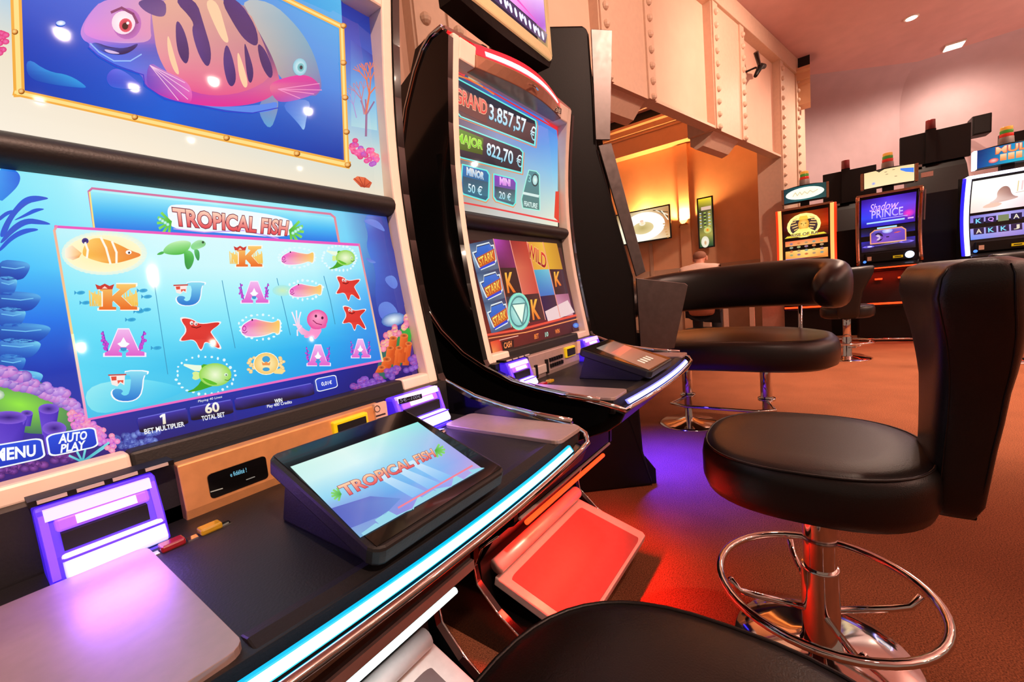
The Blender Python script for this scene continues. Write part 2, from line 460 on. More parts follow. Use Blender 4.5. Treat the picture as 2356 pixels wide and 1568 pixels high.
# ------------------------------------------------------------------ lamps
LAMPM = mat('lamp_glow', (255, 244, 232), .4, emit=(255, 240, 225), estr=14)
LAMPR = mat('lamp_rim', (235, 225, 215), .4, noise=.03)
def downlight(x, y, label, power, square=False, r=.055, col=(1, .72, .55), cone=168, aim=None):
    t = thing('downlight', label, 'ceiling light', (x, y, CZ), group=None)
    if square:
        MB().box((x-.11, y-.11, CZ-.025), (x+.11, y+.11, CZ)).build('rim', LAMPR, t, bevel=.004)
        MB().box((x-.095, y-.095, CZ-.03), (x+.095, y+.095, CZ-.024)).build('diffuser', LAMPM, t)
    else:
        MB().lathe([(r*1.35, -.012), (r*1.4, 0), (r, 0), (r, -.012)], (x, y, CZ), 24).build('rim', LAMPR, t)
        MB().lathe([(.001, -.014), (r, -.014), (r, -.004), (.001, -.004)], (x, y, CZ), 24).build('diffuser', LAMPM, t)
    lamp('downlight_lamp', 'SPOT', (x, y, CZ-.05), col, power, size=.06, target=aim or (x, y, 0), parent=t, spot=cone, blend=.7)
    return t
p = onZ(2097, 40, CZ); downlight(p.x, p.y, 'small round white downlight, the higher one on the sloping view of the ceiling', 240)
p = onZ(2195, 103, CZ); downlight(p.x, p.y, 'bright square white ceiling light beside the vent', 120, True)
for i, (x, pw) in enumerate(((1.43, 110), (3.14, 110), (4.73, 110), (6.4, 140), (9.7, 330))):
    tag(downlight(x, -6.8, 'round white downlight in the ceiling behind the camera', pw, r=.09), group='downlights behind the camera')
for i, (x, y) in enumerate(((2.45, -8.2), (4.1, -11.0), (1.6, -10.4), (7.1, -11.7))):
    tag(downlight(x, y, 'round white downlight in the ceiling behind the camera', 80, r=.08), group='downlights behind the camera')
for i, (x, y, pw) in enumerate(((.6, -1.6, 30), (2.3, -1.2, 120), (4.7, -1.0, 1050), (6.0, -3.2, 420))):  # downlights added out of view to brighten the aisle floor and stools
    downlight(x, y, 'added unseen downlight above the aisle, ' + ('over the first stool', 'over the second stool', 'over the love seat', 'farthest right')[i], pw, cone=(168, 26, 64, 110)[i], aim=(None, (1.28, -.2, .9), None, None)[i])
for i, (x, y, tx, ty, tz_, pw) in enumerate(((2.2, -1.9, 3.6, 1.1, 2.9, 430), (4.6, -1.6, 5.6, .6, 3.0, 390), (.2, -2.2, 1.4, 1.5, 2.4, 270), (-.4, -2.4, .5, .7, 1.4, 900))):  # spots added out of view to brighten the wall and machine frames
    t = thing('fill_spot', 'ceiling spot added out of view to brighten the riveted wall and machine fronts', 'ceiling light', (x, y, CZ), group='added ceiling spots out of view')
    MB().tube([(x, y, CZ), (x, y, CZ-.12)], .02, 10).build('stem', LAMPR, t, smooth=True)
    v = (Vector((tx, ty, tz_))-Vector((x, y, CZ-.16))).normalized(); c = Vector((x, y, CZ-.16))
    MB().tube([c-v*.08, c+v*.06], .05, 16).build('can', LAMPR, t, smooth=False)
    MB().tube([c+v*.06, c+v*.064], .042, 16).build('diffuser', LAMPM, t)
    lamp('fill_spot_lamp', 'SPOT', tuple(c+v*.08), (1, .62, .47), pw, size=.06, target=(tx, ty, tz_), parent=t, spot=(80, 80, 80, 30)[i], blend=.9)
p = onZ(2142, 168, CZ)
t = thing('smoke_detector', 'small dark smoke detector on the ceiling left of the vent', 'smoke detector', (p.x, p.y, CZ))
MB().lathe([(.001, -.035), (.05, -.035), (.07, -.02), (.075, 0), (.001, 0)], (p.x, p.y, CZ), 20).build('casing', BLACK, t, smooth=True)
MB().lathe([(.001, -.045), (.02, -.045), (.024, -.03), (.001, -.03)], (p.x, p.y, CZ), 12).build('sensor', GLOSS, t)
# unseen uplighters added behind the camera to brighten the ceiling
for x, y, pw in ((2.2, -5.2, 640), (6.8, -5.0, 760)):
    t = thing('fill_uplighter', 'floor lamp added outside the view to brighten the ceiling', 'floor lamp', (x, y, 0), group='added uplighters behind the camera')
    MB().lathe([(.001, 0), (.16, 0), (.16, .02), (.02, .03), (.001, .03)], (x, y, 0), 24).build('base', CHROME, t, smooth=True)
    MB().lathe([(.001, .02), (.014, .02), (.014, 1.75), (.001, 1.75)], (x, y, 0), 12).build('pole', CHROME, t, smooth=True)
    MB().lathe([(.03, 1.74), (.17, 1.88), (.165, 1.885), (.03, 1.75)], (x, y, 0), 24).build('bowl', LAMPR, t, smooth=True)
    lamp('fill_uplighter_lamp', 'SPOT', (x, y, 1.92), (1, .66, .52), pw, size=.1, target=(x, y, 4), parent=t, spot=150, blend=.8)
# ceiling vent
p = onZ(2312, 100, CZ); vx, vy = p.x+.35, p.y-.35
t = thing('ceiling_vent', 'square ceiling vent with white frame and dark grille at top right', 'vent', (vx, vy, CZ))
m = MB()
for a, b in (((-.55, -.55), (.55, -.42)), ((-.55, .42), (.55, .55)), ((-.55, -.42), (-.42, .42)), ((.42, -.42), (.55, .42))):
    m.box((vx+a[0], vy+a[1], CZ-.03), (vx+b[0], vy+b[1], CZ))
m.build('frame', mat('vent_white', (228, 205, 205), .6, noise=.03), t, bevel=.004)
m = MB()
for k in range(9): m.box((vx-.42, vy-.42+k*.095, CZ-.02), (vx+.42, vy-.36+k*.095, CZ-.008))
m.build('grille', mat('vent_grille', (128, 96, 100), .7, noise=.1), t)
# security camera on the second panel
c = on(1728, 160, BN, BN.dot(B0)+.02)
t = thing('security_camera', 'small black security camera on an arm on the riveted wall', 'camera', c+BN*.02)
m = MB(); m.tube([c+BN*.06, c-BN*.05, c-BN*.09+Vector((0, 0, -.03))], .012, 8); m.build('arm', BLACK, t)
q = c-BN*.1
m = MB(); m.tube([q+BE*.14+Vector((0, 0, .03)), q+BE*.02, q-BE*.16-Vector((0, 0, .16))], [.03, .035, .022], 10); m.build('casing', BLACK, t, smooth=True)
m = MB(); m.tube([q-BE*.02+Vector((0, 0, .0)), q-BE*.12+Vector((0, 0, .12))], [.02, .028], 10); m.build('lens', GLOSS, t)

# wall sconces between and behind the displays (they light the wall upwards)
def sconce(y, z, label, pw):
    t = thing('wall_sconce', label, 'wall lamp', (AX-.03, y, z))
    MB().prism([(AX-.002, y-.1, z-.05), (AX-.10, y-.06, z), (AX-.10, y+.06, z), (AX-.002, y+.1, z-.05)], (0, 0, .012)).build('bracket', GOLDP, t)
    m = MB(); m.lathe([(.03, -.03), (.07, .03), (.066, .03), (.026, -.02)], (AX-.085, y, z+.03), 16); m.build('shade', mat('sconce_glass', (250, 225, 180), .4, emit=(255, 205, 120), estr=3), t, smooth=True)
    lamp('sconce_lamp', 'SPOT', (AX-.10, y, z+.07), (1, .44, .14), pw, size=.04, target=(AX-.06, y, z+2), parent=t, spot=165, blend=.6)
p = onX(1573, 512, AX-.06)
sconce(p.y, p.z-.02, 'uplighting wall sconce glowing between the two displays', 230)
sconce(onX(1500, 512, AX).y+.12, p.z+.1, 'uplighting wall sconce hidden behind the wide wall display', 130)
# ------------------------------------------------------------------ the two big slot machines
def U(pts, dx, off): return [Vector((p[0]+dx, p[1]+off, p[2])) for p in pts]
EM_PURPLE = mat('acceptor_violet', (120, 80, 255), .25, emit=(86, 48, 255), estr=1.5)
EM_LIP = mat('acceptor_lip', (235, 235, 255), .25, emit=(185, 190, 255), estr=.95)
EM_PINK = mat('acceptor_tube', (255, 225, 255), .3, emit=(255, 205, 250), estr=1.0)
EM_BAND = mat('acceptor_band', (225, 215, 255), .3, emit=(180, 165, 255), estr=.85)
EM_TUBE = mat('acceptor_tube_panel', (150, 90, 215), .3, emit=(140, 80, 220), estr=.9)
EM_SHELL = mat('acceptor_shell', (90, 60, 240), .3, emit=(50, 22, 215), estr=.8)
EM_CORE = mat('led_white_core', (240, 255, 255), .3, emit=(225, 255, 255), estr=2.2)
EM_CYAN = mat('led_cyan_edge', (0, 170, 215), .3, emit=(0, 165, 215), estr=1.1)
EM_BLUE = mat('led_blue_edge', (120, 130, 255), .3, emit=(120, 130, 255), estr=1.2)
EM_RED = mat('led_red', (255, 70, 30), .3, emit=(255, 60, 20), estr=2.5)
EM_REDSOFT = mat('light_red_plastic', (255, 40, 60), .3, emit=(235, 25, 45), estr=.75)
EM_HOT = mat('light_red_core', (255, 235, 240), .3, emit=(255, 225, 230), estr=1.6)
REDPANEL = mat('satin_grey_panel', (92, 74, 72), .45, noise=.05, scale=50)
SILVERW = mat('pale_silver_plastic', (214, 200, 192), .36, .3, noise=.04, scale=60)
def curved(mb, xa, xb, za, zb, fo, bo, n=14):
    """bar that follows the machine face, between offsets fo (front) and bo (back)"""
    rings = []
    for i in range(n+1):
        z = za+(zb-za)*i/n
        rings.append([Vector((xa, P(z)+fo, z)), Vector((xb, P(z)+fo, z)), Vector((xb, P(z)+bo, z)), Vector((xa, P(z)+bo, z))])
    mb.loft(rings); return mb
def pad_fn(dx, off):
    A, B, C = Vector((.193+dx, .505+off, .85)), Vector((.393+dx, .505+off, .85)), Vector((.193+dx, .313+off, .79))
    n = (B-A).cross(C-A).normalized()
    if n.z < 0: n = -n
    return n, n.dot(A)
Z0 = 1.37; S0 = (P(Z0+.01)-P(Z0-.01))/.02        # the upper display is flat
def art_flat(dx, off, extra=.028):
    n = Vector((0, 1, -S0)); d0 = n.dot(Vector((0, P(Z0)+off+extra, Z0)))
    return lambda x, y, d: on(x, y, n, d0+d)
def art_face(dx, off, extra=.028):
    def f(x, y, d): return onS(x, y, off+extra+d)
    return f
def slot(dx, off, label, led, under, under_rgb, under_pw, ledrgb):
    t = thing('slot_machine', label, 'slot machine', (.32+dx, .9+off, 0), group=None)
    S = lambda mb: mb                                  # built in place below, shifted by dx/off
    xl = -.075 if dx == 0 else 0.0
    def put(mb, name, m, parent=t, th=.0205, **k):
        d = Vector((dx, off, 0)); mb.v = [v+d+Vector((xl if v.x < th else 0, 0, 0)) for v in mb.v]; return mb.build(name, m, parent, **k)
    # core
    face = [(P(z)+.050, z) for z in (.80, .9, 1.0, 1.1, 1.2, 1.3, 1.4, 1.5, 1.6, 1.655)]
    poly = face+[(.78, 1.66), (.91, 1.575), (1.25, 1.36), (1.25, 0), (.80, 0), (.80, .235), (.71, .36), (.66, .385), (.635, .41), (.63, .56), (.54, .62), (.38, .68), (.335, .72), (.335, .735), (.655, .735), (.655, .78)]
    put(MB().profX(poly, .028, .612), 'cabinet', BLACK)
    # side plates with bright edge strips
    outline = [(.709, 1.668), (.742, 1.667), (.80, 1.655), (.826, 1.61), (.92, 1.57), (1.24, 1.36), (1.24, 0), (.60, 0), (.60, .05), (.64, .089), (.72, .13), (.788, .194), (.796, .24), (.76, .31), (.69, .365), (.63, .42), (.62, .55), (.5, .63), (.40, .70), (.352, .725), (.342, .758), (.40, .768), (.518, .786), (.591, .801), (.669, .831)]
    trim = [(.700, 1.664), (.742, 1.66), (.772, 1.642), (.808, 1.603), (.857, 1.528), (.893, 1.442), (.913, 1.371), (.916, 1.30), (.919, 1.231), (.913, 1.147), (.895, 1.072), (.858, .985), (.816, .930), (.743, .868), (.669, .829), (.591, .799), (.518, .784), (.451, .775), (.361, .768)]
    for x0, x1, xe in ((-.005, .012, -.007), (.628, .645, .647)):
        face2 = [(P(z)-.002, z) for z in (.85, .95, 1.05, 1.15, 1.25, 1.35, 1.45, 1.55, 1.64)]
        sp = put(MB().profX(outline+face2, x0, x1), 'side_panel', GLOSS)
        put(MB().tube([(xe, y, z) for y, z in trim], .0062, 8), 'edge_trim', CHROME, sp, smooth=True)
        put(MB().tube([(xe, y-.003, z) for y, z in ((.69, .368), (.76, .312), (.796, .245), (.79, .192), (.72, .128), (.62, .07))], .003, 6), 'lower_edge_trim', CHROME, sp, smooth=True)
        put(MB().box((x0-.001, .905, 1.20), (x1+.001, .93, 1.46)), 'rear_edge', BLACK, sp)
    # white frame
    m = MB(); curved(m, .013, .037, .834, 1.655, 0, .05); curved(m, .603, .627, .834, 1.655, 0, .05)
    curved(m, .036, .10, 1.605, 1.655, 0, .05, 3); curved(m, .54, .604, 1.605, 1.655, 0, .05, 3); curved(m, .09, .55, 1.607, 1.653, .004, .05, 3)
    curved(m, .036, .112, .834, .857, -.0, .03, 2); curved(m, .533, .604, .834, .857, -.0, .03, 2)
    put(m, 'screen_frame', WHITE, th=.039, bevel=.004, smooth=False)
    m = MB(); curved(m, .035, .605, .833, 1.235, .031, .045)
    yf = lambda z: P(Z0)+S0*(z-Z0)+.0315
    m.profX([(yf(1.23), 1.23), (yf(1.655), 1.655), (yf(1.655)+.008, 1.655), (yf(1.23)+.01, 1.23)], .035, .605); put(m, 'bezel', BEZEL, th=.04)
    m = MB(); curved(m, .112, .533, .829, .857, .001, .03, 2); put(m, 'lower_bezel', MATTE, bevel=.004)
    rings = []
    for i in range(9):
        a = math.radians(-90+180*i/8); z = 1.2245+.0215*math.sin(a); rings.append([(x, P(1.22)+.030-.032*math.cos(a), z) for x in (.037, .603)])
    m = MB(); vs = [Vector(q) for r in rings for q in r]; m.add(vs, [(2*i, 2*i+2, 2*i+3, 2*i+1) for i in range(8)]); put(m, 'centre_bar', MATTE, th=.04, smooth=True)
    # brow with red light
    m = MB(); n = 14; rings = []
    for i in range(n+1):
        u = i/n; x = .095+.45*u; b = .05*math.sin(math.pi*u)
        rings.append([(x, P(1.6)-.006-b*.5, 1.603), (x, P(1.6)-.010-b*.7, 1.634), (x, P(1.6)-.006-b*.7, 1.637), (x, .72, 1.637), (x, .72, 1.603)])
    m.loft([[Vector(q) for q in r] for r in rings]); br = put(m, 'brow', mat('brow_bronze', (170, 120, 96), .3, .5, noise=.06, scale=60), bevel=.002)
    m = MB(); rings = []; rings2 = []
    for i in range(n+1):
        u = i/n; x = .097+.446*u; b = .05*math.sin(math.pi*u); h = .012*math.sin(math.pi*u)
        rings.append([(x, P(1.6)-.009-b*.7, 1.6365), (x, P(1.6)-.004-b*.6, 1.664+h), (x, .70, 1.672+h), (x, .70, 1.6365)])
        rings2.append([(x, P(1.6)-.0105-b*.69, 1.641), (x, P(1.6)-.0072-b*.62, 1.652+h*.6), (x, P(1.6)-.002-b*.62, 1.652+h*.6), (x, P(1.6)-.002-b*.69, 1.641)])
    m.loft([[Vector(q) for q in r] for r in rings]); put(m, 'brow_light', EM_REDSOFT, br)
    m = MB(); m.loft([[Vector(q) for q in r] for r in rings2[1:-1]]); put(m, 'light_tube', EM_HOT, br)
    m = MB()
    m.prism([(.32, P(1.6)-.046, 1.622), (.342, P(1.6)-.044, 1.616), (.328, P(1.6)-.046, 1.619), (.30, P(1.6)-.046, 1.619), (.285, P(1.6)-.046, 1.614)], (0, .004, 0)); put(m, 'emblem', CHROME, br)
    rings = []
    for i in range(13):
        u = i/12; x = -.002+.644*u; h = .02*math.sin(math.pi*u)
        rings.append([(x, .695, 1.668+h), (x, .74, 1.672+h), (x, .74, 1.662+h), (x, .695, 1.660+h)])
    m = MB(); m.loft([[Vector(q) for q in r] for r in rings]); put(m, 'top_trim', CHROME)
    m = MB(); rings = []
    for i in range(13):
        u = i/12; x = .015+.612*u; h = .018*math.sin(math.pi*u)
        rings.append([(x, .72, 1.655), (x, .70, 1.663+h), (x, .74, 1.668+h), (x, .76, 1.66)])
    m.loft([[Vector(q) for q in r] for r in rings]); put(m, 'top_lens', EM_REDSOFT)
    # console riser
    put(MB().box((.013, .655, .755), (.627, .70, .836)), 'riser', MATTE)
    put(MB().profX([(.656, .760), (.640, .760), (.636, .775), (.640, .834), (.656, .836)], .145, .445), 'card_panel', GOLDP if dx == 0 else SILVER, bevel=.002)
    # deck
    N = 16
    def front(x, b): u = (x-.32)/.307; return b+.018*u*u
    top = [(.013, .652), (.627, .652)]+[(.627-.614*i/N, front(.627-.614*i/N, .322)) for i in range(N+1)]
    dk = put(MB().prism([(x, y, .733) for x, y in top], (0, 0, .030)), 'deck', MATTE, bevel=.004)
    for xa, xb, sgn in ((.012, .097, 0), (.545, .628, 1)):
        pl = rrect(xa, .338, xb, .596, .012) if not sgn else rrect(xa, .330, xb, .590, .014)
        put(MB().prism([(x, y, .7625) for x, y in pl], (0, 0, .007)), 'armrest_plate', SILVER, bevel=.003)
    m = MB(); rings = []
    for i in range(N+1):
        x = .10+.44*i/N; f = front(x, .318); rings.append([(x, f+.034, .7635), (x, f+.02, .7665), (x, f+.004, .762), (x, f+.004, .74), (x, f+.034, .74)])
    m.loft([[Vector(q) for q in r] for r in rings]); put(m, 'deck_lip', MATTE, dk, bevel=.002)
    def strip(xa, xb, b, z0, z1, dy, name, mt, par=t, tk=.004):
        m = MB(); rings = []
        for i in range(N+1):
            x = xa+(xb-xa)*i/N; f = front(x, b)
            rings.append([(x, f+dy, z1), (x, f, z0), (x, f+tk, z0), (x, f+dy+tk, z1)])
        m.loft([[Vector(q) for q in r] for r in rings]); return put(m, name, mt, par)
    ls = strip(.05, .566, .305, .7478, .7562, .006, 'light_strip', led)
    strip(.055, .561, .3046, .7492, .7550, .0043, 'light_core', EM_CORE, ls)
    m = MB(); pts = [(-.006, .46, .772), (-.006, .39, .766), (-.004, .352, .759), (.004, .330, .752)]
    pts += [(.02+.60*i/N, front(.02+.60*i/N, .3015), .7415) for i in range(N+1)]+[(.636, .330, .752), (.644, .352, .759), (.646, .39, .766), (.646, .46, .772)]
    put(MB().tube(pts, .0052, 10), 'bumper', CHROME, smooth=True)
    put(MB().profX([(.34, .742), (.318, .735), (.33, .712), (.36, .69), (.50, .63), (.622, .555), (.630, .425), (.66, .425), (.66, .73), (.36, .742)], .02, .62), 'apron', GLOSS, bevel=.006)
    put((MB().box((.02, .622, .412), (.62, .640, .432)) if dx == 0 else MB().tube([(.02, .630, .418), (.62, .630, .418)], .005, 8)), 'apron_lip', SILVER)
    u = put(MB().tube([(.05, .632, .392), (.565, .632, .392)], .007, 8), 'under_light', under)
    lamp('under_lamp', 'AREA', (.31+dx, .64+off, .378), under_rgb, under_pw, .5, .03, target=(.31+dx, .66+off, 0), parent=t).data.spread = math.radians(125)
    # lower front: silver roll, slanted door with inset panel
    put(MB().tube([(.06, .765, .214), (.575, .765, .214)], .024, 14), 'kick_roll', SILVERW, smooth=True)
    def bel(x, q): return Vector((x, .777-.277*q, .177-.079*q))
    up = Vector((0, -.274, .962))
    d0 = put(MB().prism([bel(.06, 0), bel(.602, 0), bel(.602, .95), bel(.59, 1.0), bel(.075, 1.0), bel(.06, .95)], -up*.03), 'door_panel', SILVERW, bevel=.004)
    ins = [(a, b) for a, b in rrect(.088, .13, .556, .965, .03)]
    put(MB().prism([bel(a, b)+up*.0015 for a, b in ins], -up*.004), 'inset', REDPANEL, d0)
    put(MB().box((.03, .56, 0), (.605, .81, .06)), 'plinth', BLACK)
    # banknote acceptors
    for k, (xa, xb, za, zb) in enumerate(((.026, .121, .757, .838), (.464, .578, .762, .838))):
        a = put(MB().profX([(.655, za), (.606, za), (.612, za+.03), (.630, zb), (.655, zb)], xa, xb), 'banknote_acceptor', EM_SHELL, th=-1, bevel=.005)
        w_ = xb-xa
        put(MB().profX([(.628, za+.066), (.621, za+.066), (.624, za+.077), (.632, za+.077)], xa+.006, xb-.006), 'light_band', EM_BAND, a)
        put(MB().profX([(.630, za+.052), (.6175, za+.052), (.622, za+.066), (.632, za+.066)], xa+w_*.12, xb-w_*.10), 'tube_panel', EM_TUBE, a, bevel=.003)
        put(MB().profX([(.626, za+.056), (.6165, za+.056), (.620, za+.064), (.630, za+.064)], xa+w_*.28, xb-w_*.22), 'light_tube', EM_PINK, a)
        put(MB().box((xa+.014, .6125, za+.034), (xb-.014, .63, za+.052)), 'slot', DARKHOLE, a)
        put(MB().profX([(.62, za+.010), (.597, za+.008), (.594, za+.014), (.602, za+.029), (.62, za+.033)], xa+.011, xb-.004), 'lip', EM_LIP, a, bevel=.003)
        put(MB().profX([(.606, za+.0275), (.6005, za+.0275), (.6005, za+.029), (.606, za+.029)], xa+.010, xb-.003), 'lip_seam', EM_SHELL, a)
        put(MB().profX([(.6, za+.002), (.594, za+.002), (.594, za+.006), (.6, za+.006)], xa+.010, xb-.003), 'lip_edge', EM_SHELL, a)
        for s0, s1 in ((xa+.002, xa+.008), (xb-.008, xb-.002)):
            put(MB().profX([(.63, za+.01), (.606, za+.01), (.611, za+.03), (.624, za+.072), (.635, za+.072)], s0, s1), 'side_light', EM_PURPLE, a)
        if k == 0:
            put(MB().box((xa-.002, .632, zb+.001), (xb+.02, .66, zb+.007)), 'hood', BLACK, a)
            for q in range(4): put(MB().box((xa+.004+q*.028, .629, zb+.003), (xa+.025+q*.028, .635, zb+.0065)), 'hinge', SILVERW, a)
    lamp('acceptor_lamp', 'AREA', (.073+dx, .592+off, .815), (.30, .12, 1), .15, .07, .02, target=(.07+dx, .42+off, .70), parent=t)
    lamp('acceptor_lamp', 'AREA', (.521+dx, .592+off, .815), (.30, .12, 1), .15, .07, .02, target=(.54+dx, .42+off, .70), parent=t)
    # ticket printer, display window and keys on the card panel
    put(MB().box((.347, .631, .795), (.412, .643, .829)), 'ticket_slot', YELLOW, bevel=.003)
    put(MB().box((.353, .6295, .800), (.406, .64, .823)), 'ticket_mouth', DARKHOLE)
    if dx == 0:
        put(MB().prism([(x, .6375, z) for x, z in rrect(.172, .779, .243, .812, .005)], (0, -.002, 0)), 'display_window', GLOSS)
        for i in range(9): put(MB().lathe([(.001, 0), (.0042, 0), (.005, -.003), (.005, -.006)], (.262+.0105*i, .632, .797), 10, 'Y'), 'key', GLOSS)
    else:
        put(MB().box((.155, .6335, .775), (.235, .64, .800)), 'card_reader', SILVERW, bevel=.002)
        put(MB().box((.165, .6315, .768), (.175, .64, .806)), 'card_gate', BLACK)
        put(MB().box((.225, .6315, .77), (.235, .64, .812)), 'card_gate', BLACK)
        for r in range(2):
            for i in range(6): put(MB().box((.25+.0135*i, .6315, .783+.018*r), (.2585+.0135*i, .64, .794+.018*r)), 'key', BLACK)
    put(MB().box((.428, .633, .797), (.453, .64, .837)), 'instruction_card', CREAM)
    for x, c, nm in ((.115, (150, 25, 40), 'button'), (.151, (190, 150, 30), 'button')):
        put(MB().box((x-.011, .572, .7625), (x+.011, .588, .770)), nm, mat('cap_%d' % c[0], c, .15, coat=.5, noise=.1), bevel=.002)
    for x in (.098, .133, .166): put(MB().box((x-.005, .574, .7628), (x+.005, .584, .7642)), 'button_icon', CHROME)
    put(MB().lathe([(.001, .0), (.016, 0), (.016, .004), (.013, .0065), (.001, .0065)], (.515, .575, .763), 20), 'cash_button', CHROME, smooth=True)
    # touch pad on its wedge
    n, d = pad_fn(0, 0)
    A = [Vector(q) for q in ((.193, .505, .85), (.393, .505, .85), (.389, .313, .79), (.193, .313, .79))]
    c = sum(A, Vector())/4
    ring0 = []
    for i in range(4):
        p0, p1, p2 = A[i-1], A[i], A[(i+1) % 4]; e0 = (p0-p1).normalized(); e1 = (p2-p1).normalized()
        for k in range(4):
            f = k/3; ring0.append(p1+e0*.012*(1-f)**1.5+e1*.012*f**1.5)
    tp = put(MB().loft([[p-n*.020 for p in ring0], [p for p in ring0], ]), 'touch_pad', MATTE, bevel=.0035)
    inn = [c+(p-c)*.94+n*.0004 for p in A]
    put(MB().prism(inn, n*.0006), 'glass', GLOSS, tp)
    put(MB().loft([[Vector(q) for q in ((.205, .52, .762), (.38, .52, .762), (.375, .345, .762), (.205, .345, .762))], [c+(p-c)*.86-n*.018 for p in (A[0], A[1], A[2], A[3])]]), 'wedge', MATTE, tp, bevel=.004)
    return t, tp
M1, PAD1 = slot(0, 0, 'large slot machine in the foreground with a tropical fish game', EM_CYAN, EM_CORE, (.85, .95, 1), 1.2, None)
M2, PAD2 = slot(.806, .012, 'second slot machine with red lit top, showing jackpot sums in euros', EM_BLUE, EM_RED, (1, .014, .007), 11.0, None)

# video topper over the second machine
t = thing('video_topper', 'curved video sign with pale gold frame above the second slot machine', 'sign', (1.123, .80, 1.69))
def tz(x): return 1.842+.0*x
def tY(p, k=0): return Vector((p[0], .75+k, p[1]))
fr = [(.86, 1.842), (1.41, 1.842), (1.425, 1.855), (1.425, 2.30), (.85, 2.30), (.845, 1.86)]
m = MB(); Q = lambda a, b: Vector((a, .75, b))
for pa in ([(.925, 1.835), (1.41, 1.835), (1.425, 1.85), (1.40, 1.875), (.95, 1.875)], [(1.425, 1.85), (1.425, 2.3), (1.395, 2.3), (1.395, 1.87)], [(.925, 1.835), (.95, 1.875), (.95, 2.3), (.925, 2.3)], [(.925, 2.27), (1.425, 2.27), (1.425, 2.3), (.925, 2.3)]):
    m.prism([Q(*q) for q in pa], (0, .05, 0))
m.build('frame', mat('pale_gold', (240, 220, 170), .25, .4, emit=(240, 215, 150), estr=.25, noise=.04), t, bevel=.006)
m = MB(); rings = []
for i in range(13):
    u = i/12; x = .93+.49*u; b = .04*math.sin(math.pi*u); rings.append([(x, .755, 1.84), (x, .765, 1.822-b*.3), (x, .83, 1.822-b*.3), (x, .85, 2.25), (x, .79, 2.29), (x, .79, 1.85)])
m.loft([[Vector(q) for q in r] for r in rings]).build('housing', BLACK, t)
MB().tube([(1.123, .86, 1.685), (1.123, .86, 1.80)], .035, 14).build('post', BLACK, t, smooth=True)
a = Art(lambda x, z, d: Vector((x, .7525+d, z)), step=.0003, maxe=.05)
a.table([(.95, 2.268), (1.393, 2.268), (1.393, 1.925), (.95, 1.925)], [[(255, 250, 255), (250, 245, 255), (235, 160, 250), (200, 80, 240)], [(255, 255, 250), (255, 252, 255), (252, 235, 255), (215, 120, 250)], [(250, 250, 250), (255, 255, 255), (250, 245, 255), (235, 190, 250)], [(250, 240, 255), (235, 200, 245), (225, 120, 215), (150, 70, 190)]], 0, 3)
a.poly([(1.05, 1.99), (1.2, 1.955), (1.36, 1.93), (1.2, 1.945)], (230, 90, 190), 2)
a.build('display', screen_mat('topper_screen', 1.2), t)
a = Art(lambda x, z, d: Vector((x, .7495+d, z)), step=.0003, maxe=.05)
a.poly([(.955, 1.918), (1.395, 1.918), (1.375, 1.88), (.975, 1.88)], (70, 55, 95), 0)
for i in range(15):
    x = .980+i*.0272
    a.ell(x, 1.899, .0075, .014, (250, 250, 255), (225, 225, 255), 1, rot=14, n=10)
    if i % 3 == 0: a.ell(x+.012, 1.905, .006, .008, (250, 250, 255), (225, 225, 255), 1, n=8)
a.build('bulb_strip', screen_mat('topper_screen', 1.2), t)

# ------------------------------------------------------------------ third machine, seen from its left side
ND = Vector((-.78, -.624, 0)).normalized(); SE = Vector((.624, -.78, 0)).normalized(); O3 = Vector((1.819, .876, 0))
def q3(s, z, k=0.0): return O3+SE*s-ND*k+Vector((0, 0, z))
t = thing('slot_machine', 'tall black slot machine seen side on, edged with steel plates', 'slot machine', tuple(q3(0, 0, .31)))
body = [(-.35, 0), (.26, 0), (.26, .03), (.225, .18), (.22, .39), (.232, .70), (.232, 1.045), (.10, 1.66), (.10, 2.15), (.09, 2.175), (.067, 2.19), (-.35, 2.21)]
MB().prism([q3(s, z) for s, z in body], -ND*.42).build('cabinet', BLACK, t, bevel=.012)
MB().prism([q3(s, z, .02) for s, z in ((-.33, 0), (.289, 0), (.289, .075), (.238, .15), (-.33, .15))], -ND*.38).build('base', BLACK, t, bevel=.004)
MB().prism([q3(s, z, -.008) for s, z in ((.104, 2.158), (.197, 2.147), (.155, 1.679), (.09, 1.684))], ND*.012).build('steel_plate', STEEL, t, bevel=.002)
MB().prism([q3(s, z, -.008) for s, z in ((.099, 1.658), (.16, 1.665), (.283, 1.069), (.237, 1.050))], ND*.012).build('steel_plate', STEEL, t, bevel=.002)
MB().prism([q3(s, z, -.008) for s, z in ((.236, 1.042), (.47, .996), (.483, .985), (.401, .689), (.236, .689))], ND*.012).build('deck_shield', STEEL, t, bevel=.002)
MB().prism([q3(s, z, .03) for s, z in ((.23, .69), (.39, .69), (.42, .74), (.23, .78))], -ND*.38).build('deck', MATTE, t, bevel=.006)
MB().prism([q3(s, z, .05) for s, z in ((.102, 1.25), (.185, 1.2), (.105, 2.1), (.095, 2.1))], -ND*.34).build('screen', GLOSS, t)
m = MB().tube([q3(.30, .66, .06), q3(.30, .66, .38)], .008, 8); m.build('under_light', mat('led_deep_blue', (70, 60, 255), .3, emit=(60, 50, 255), estr=3), t)
lamp('under_lamp', 'AREA', tuple(q3(.30, .63, .28)), (.025, .012, 1), 40, .45, .05, target=tuple(q3(.36, 0, .2)), parent=t).data.spread = math.radians(95)
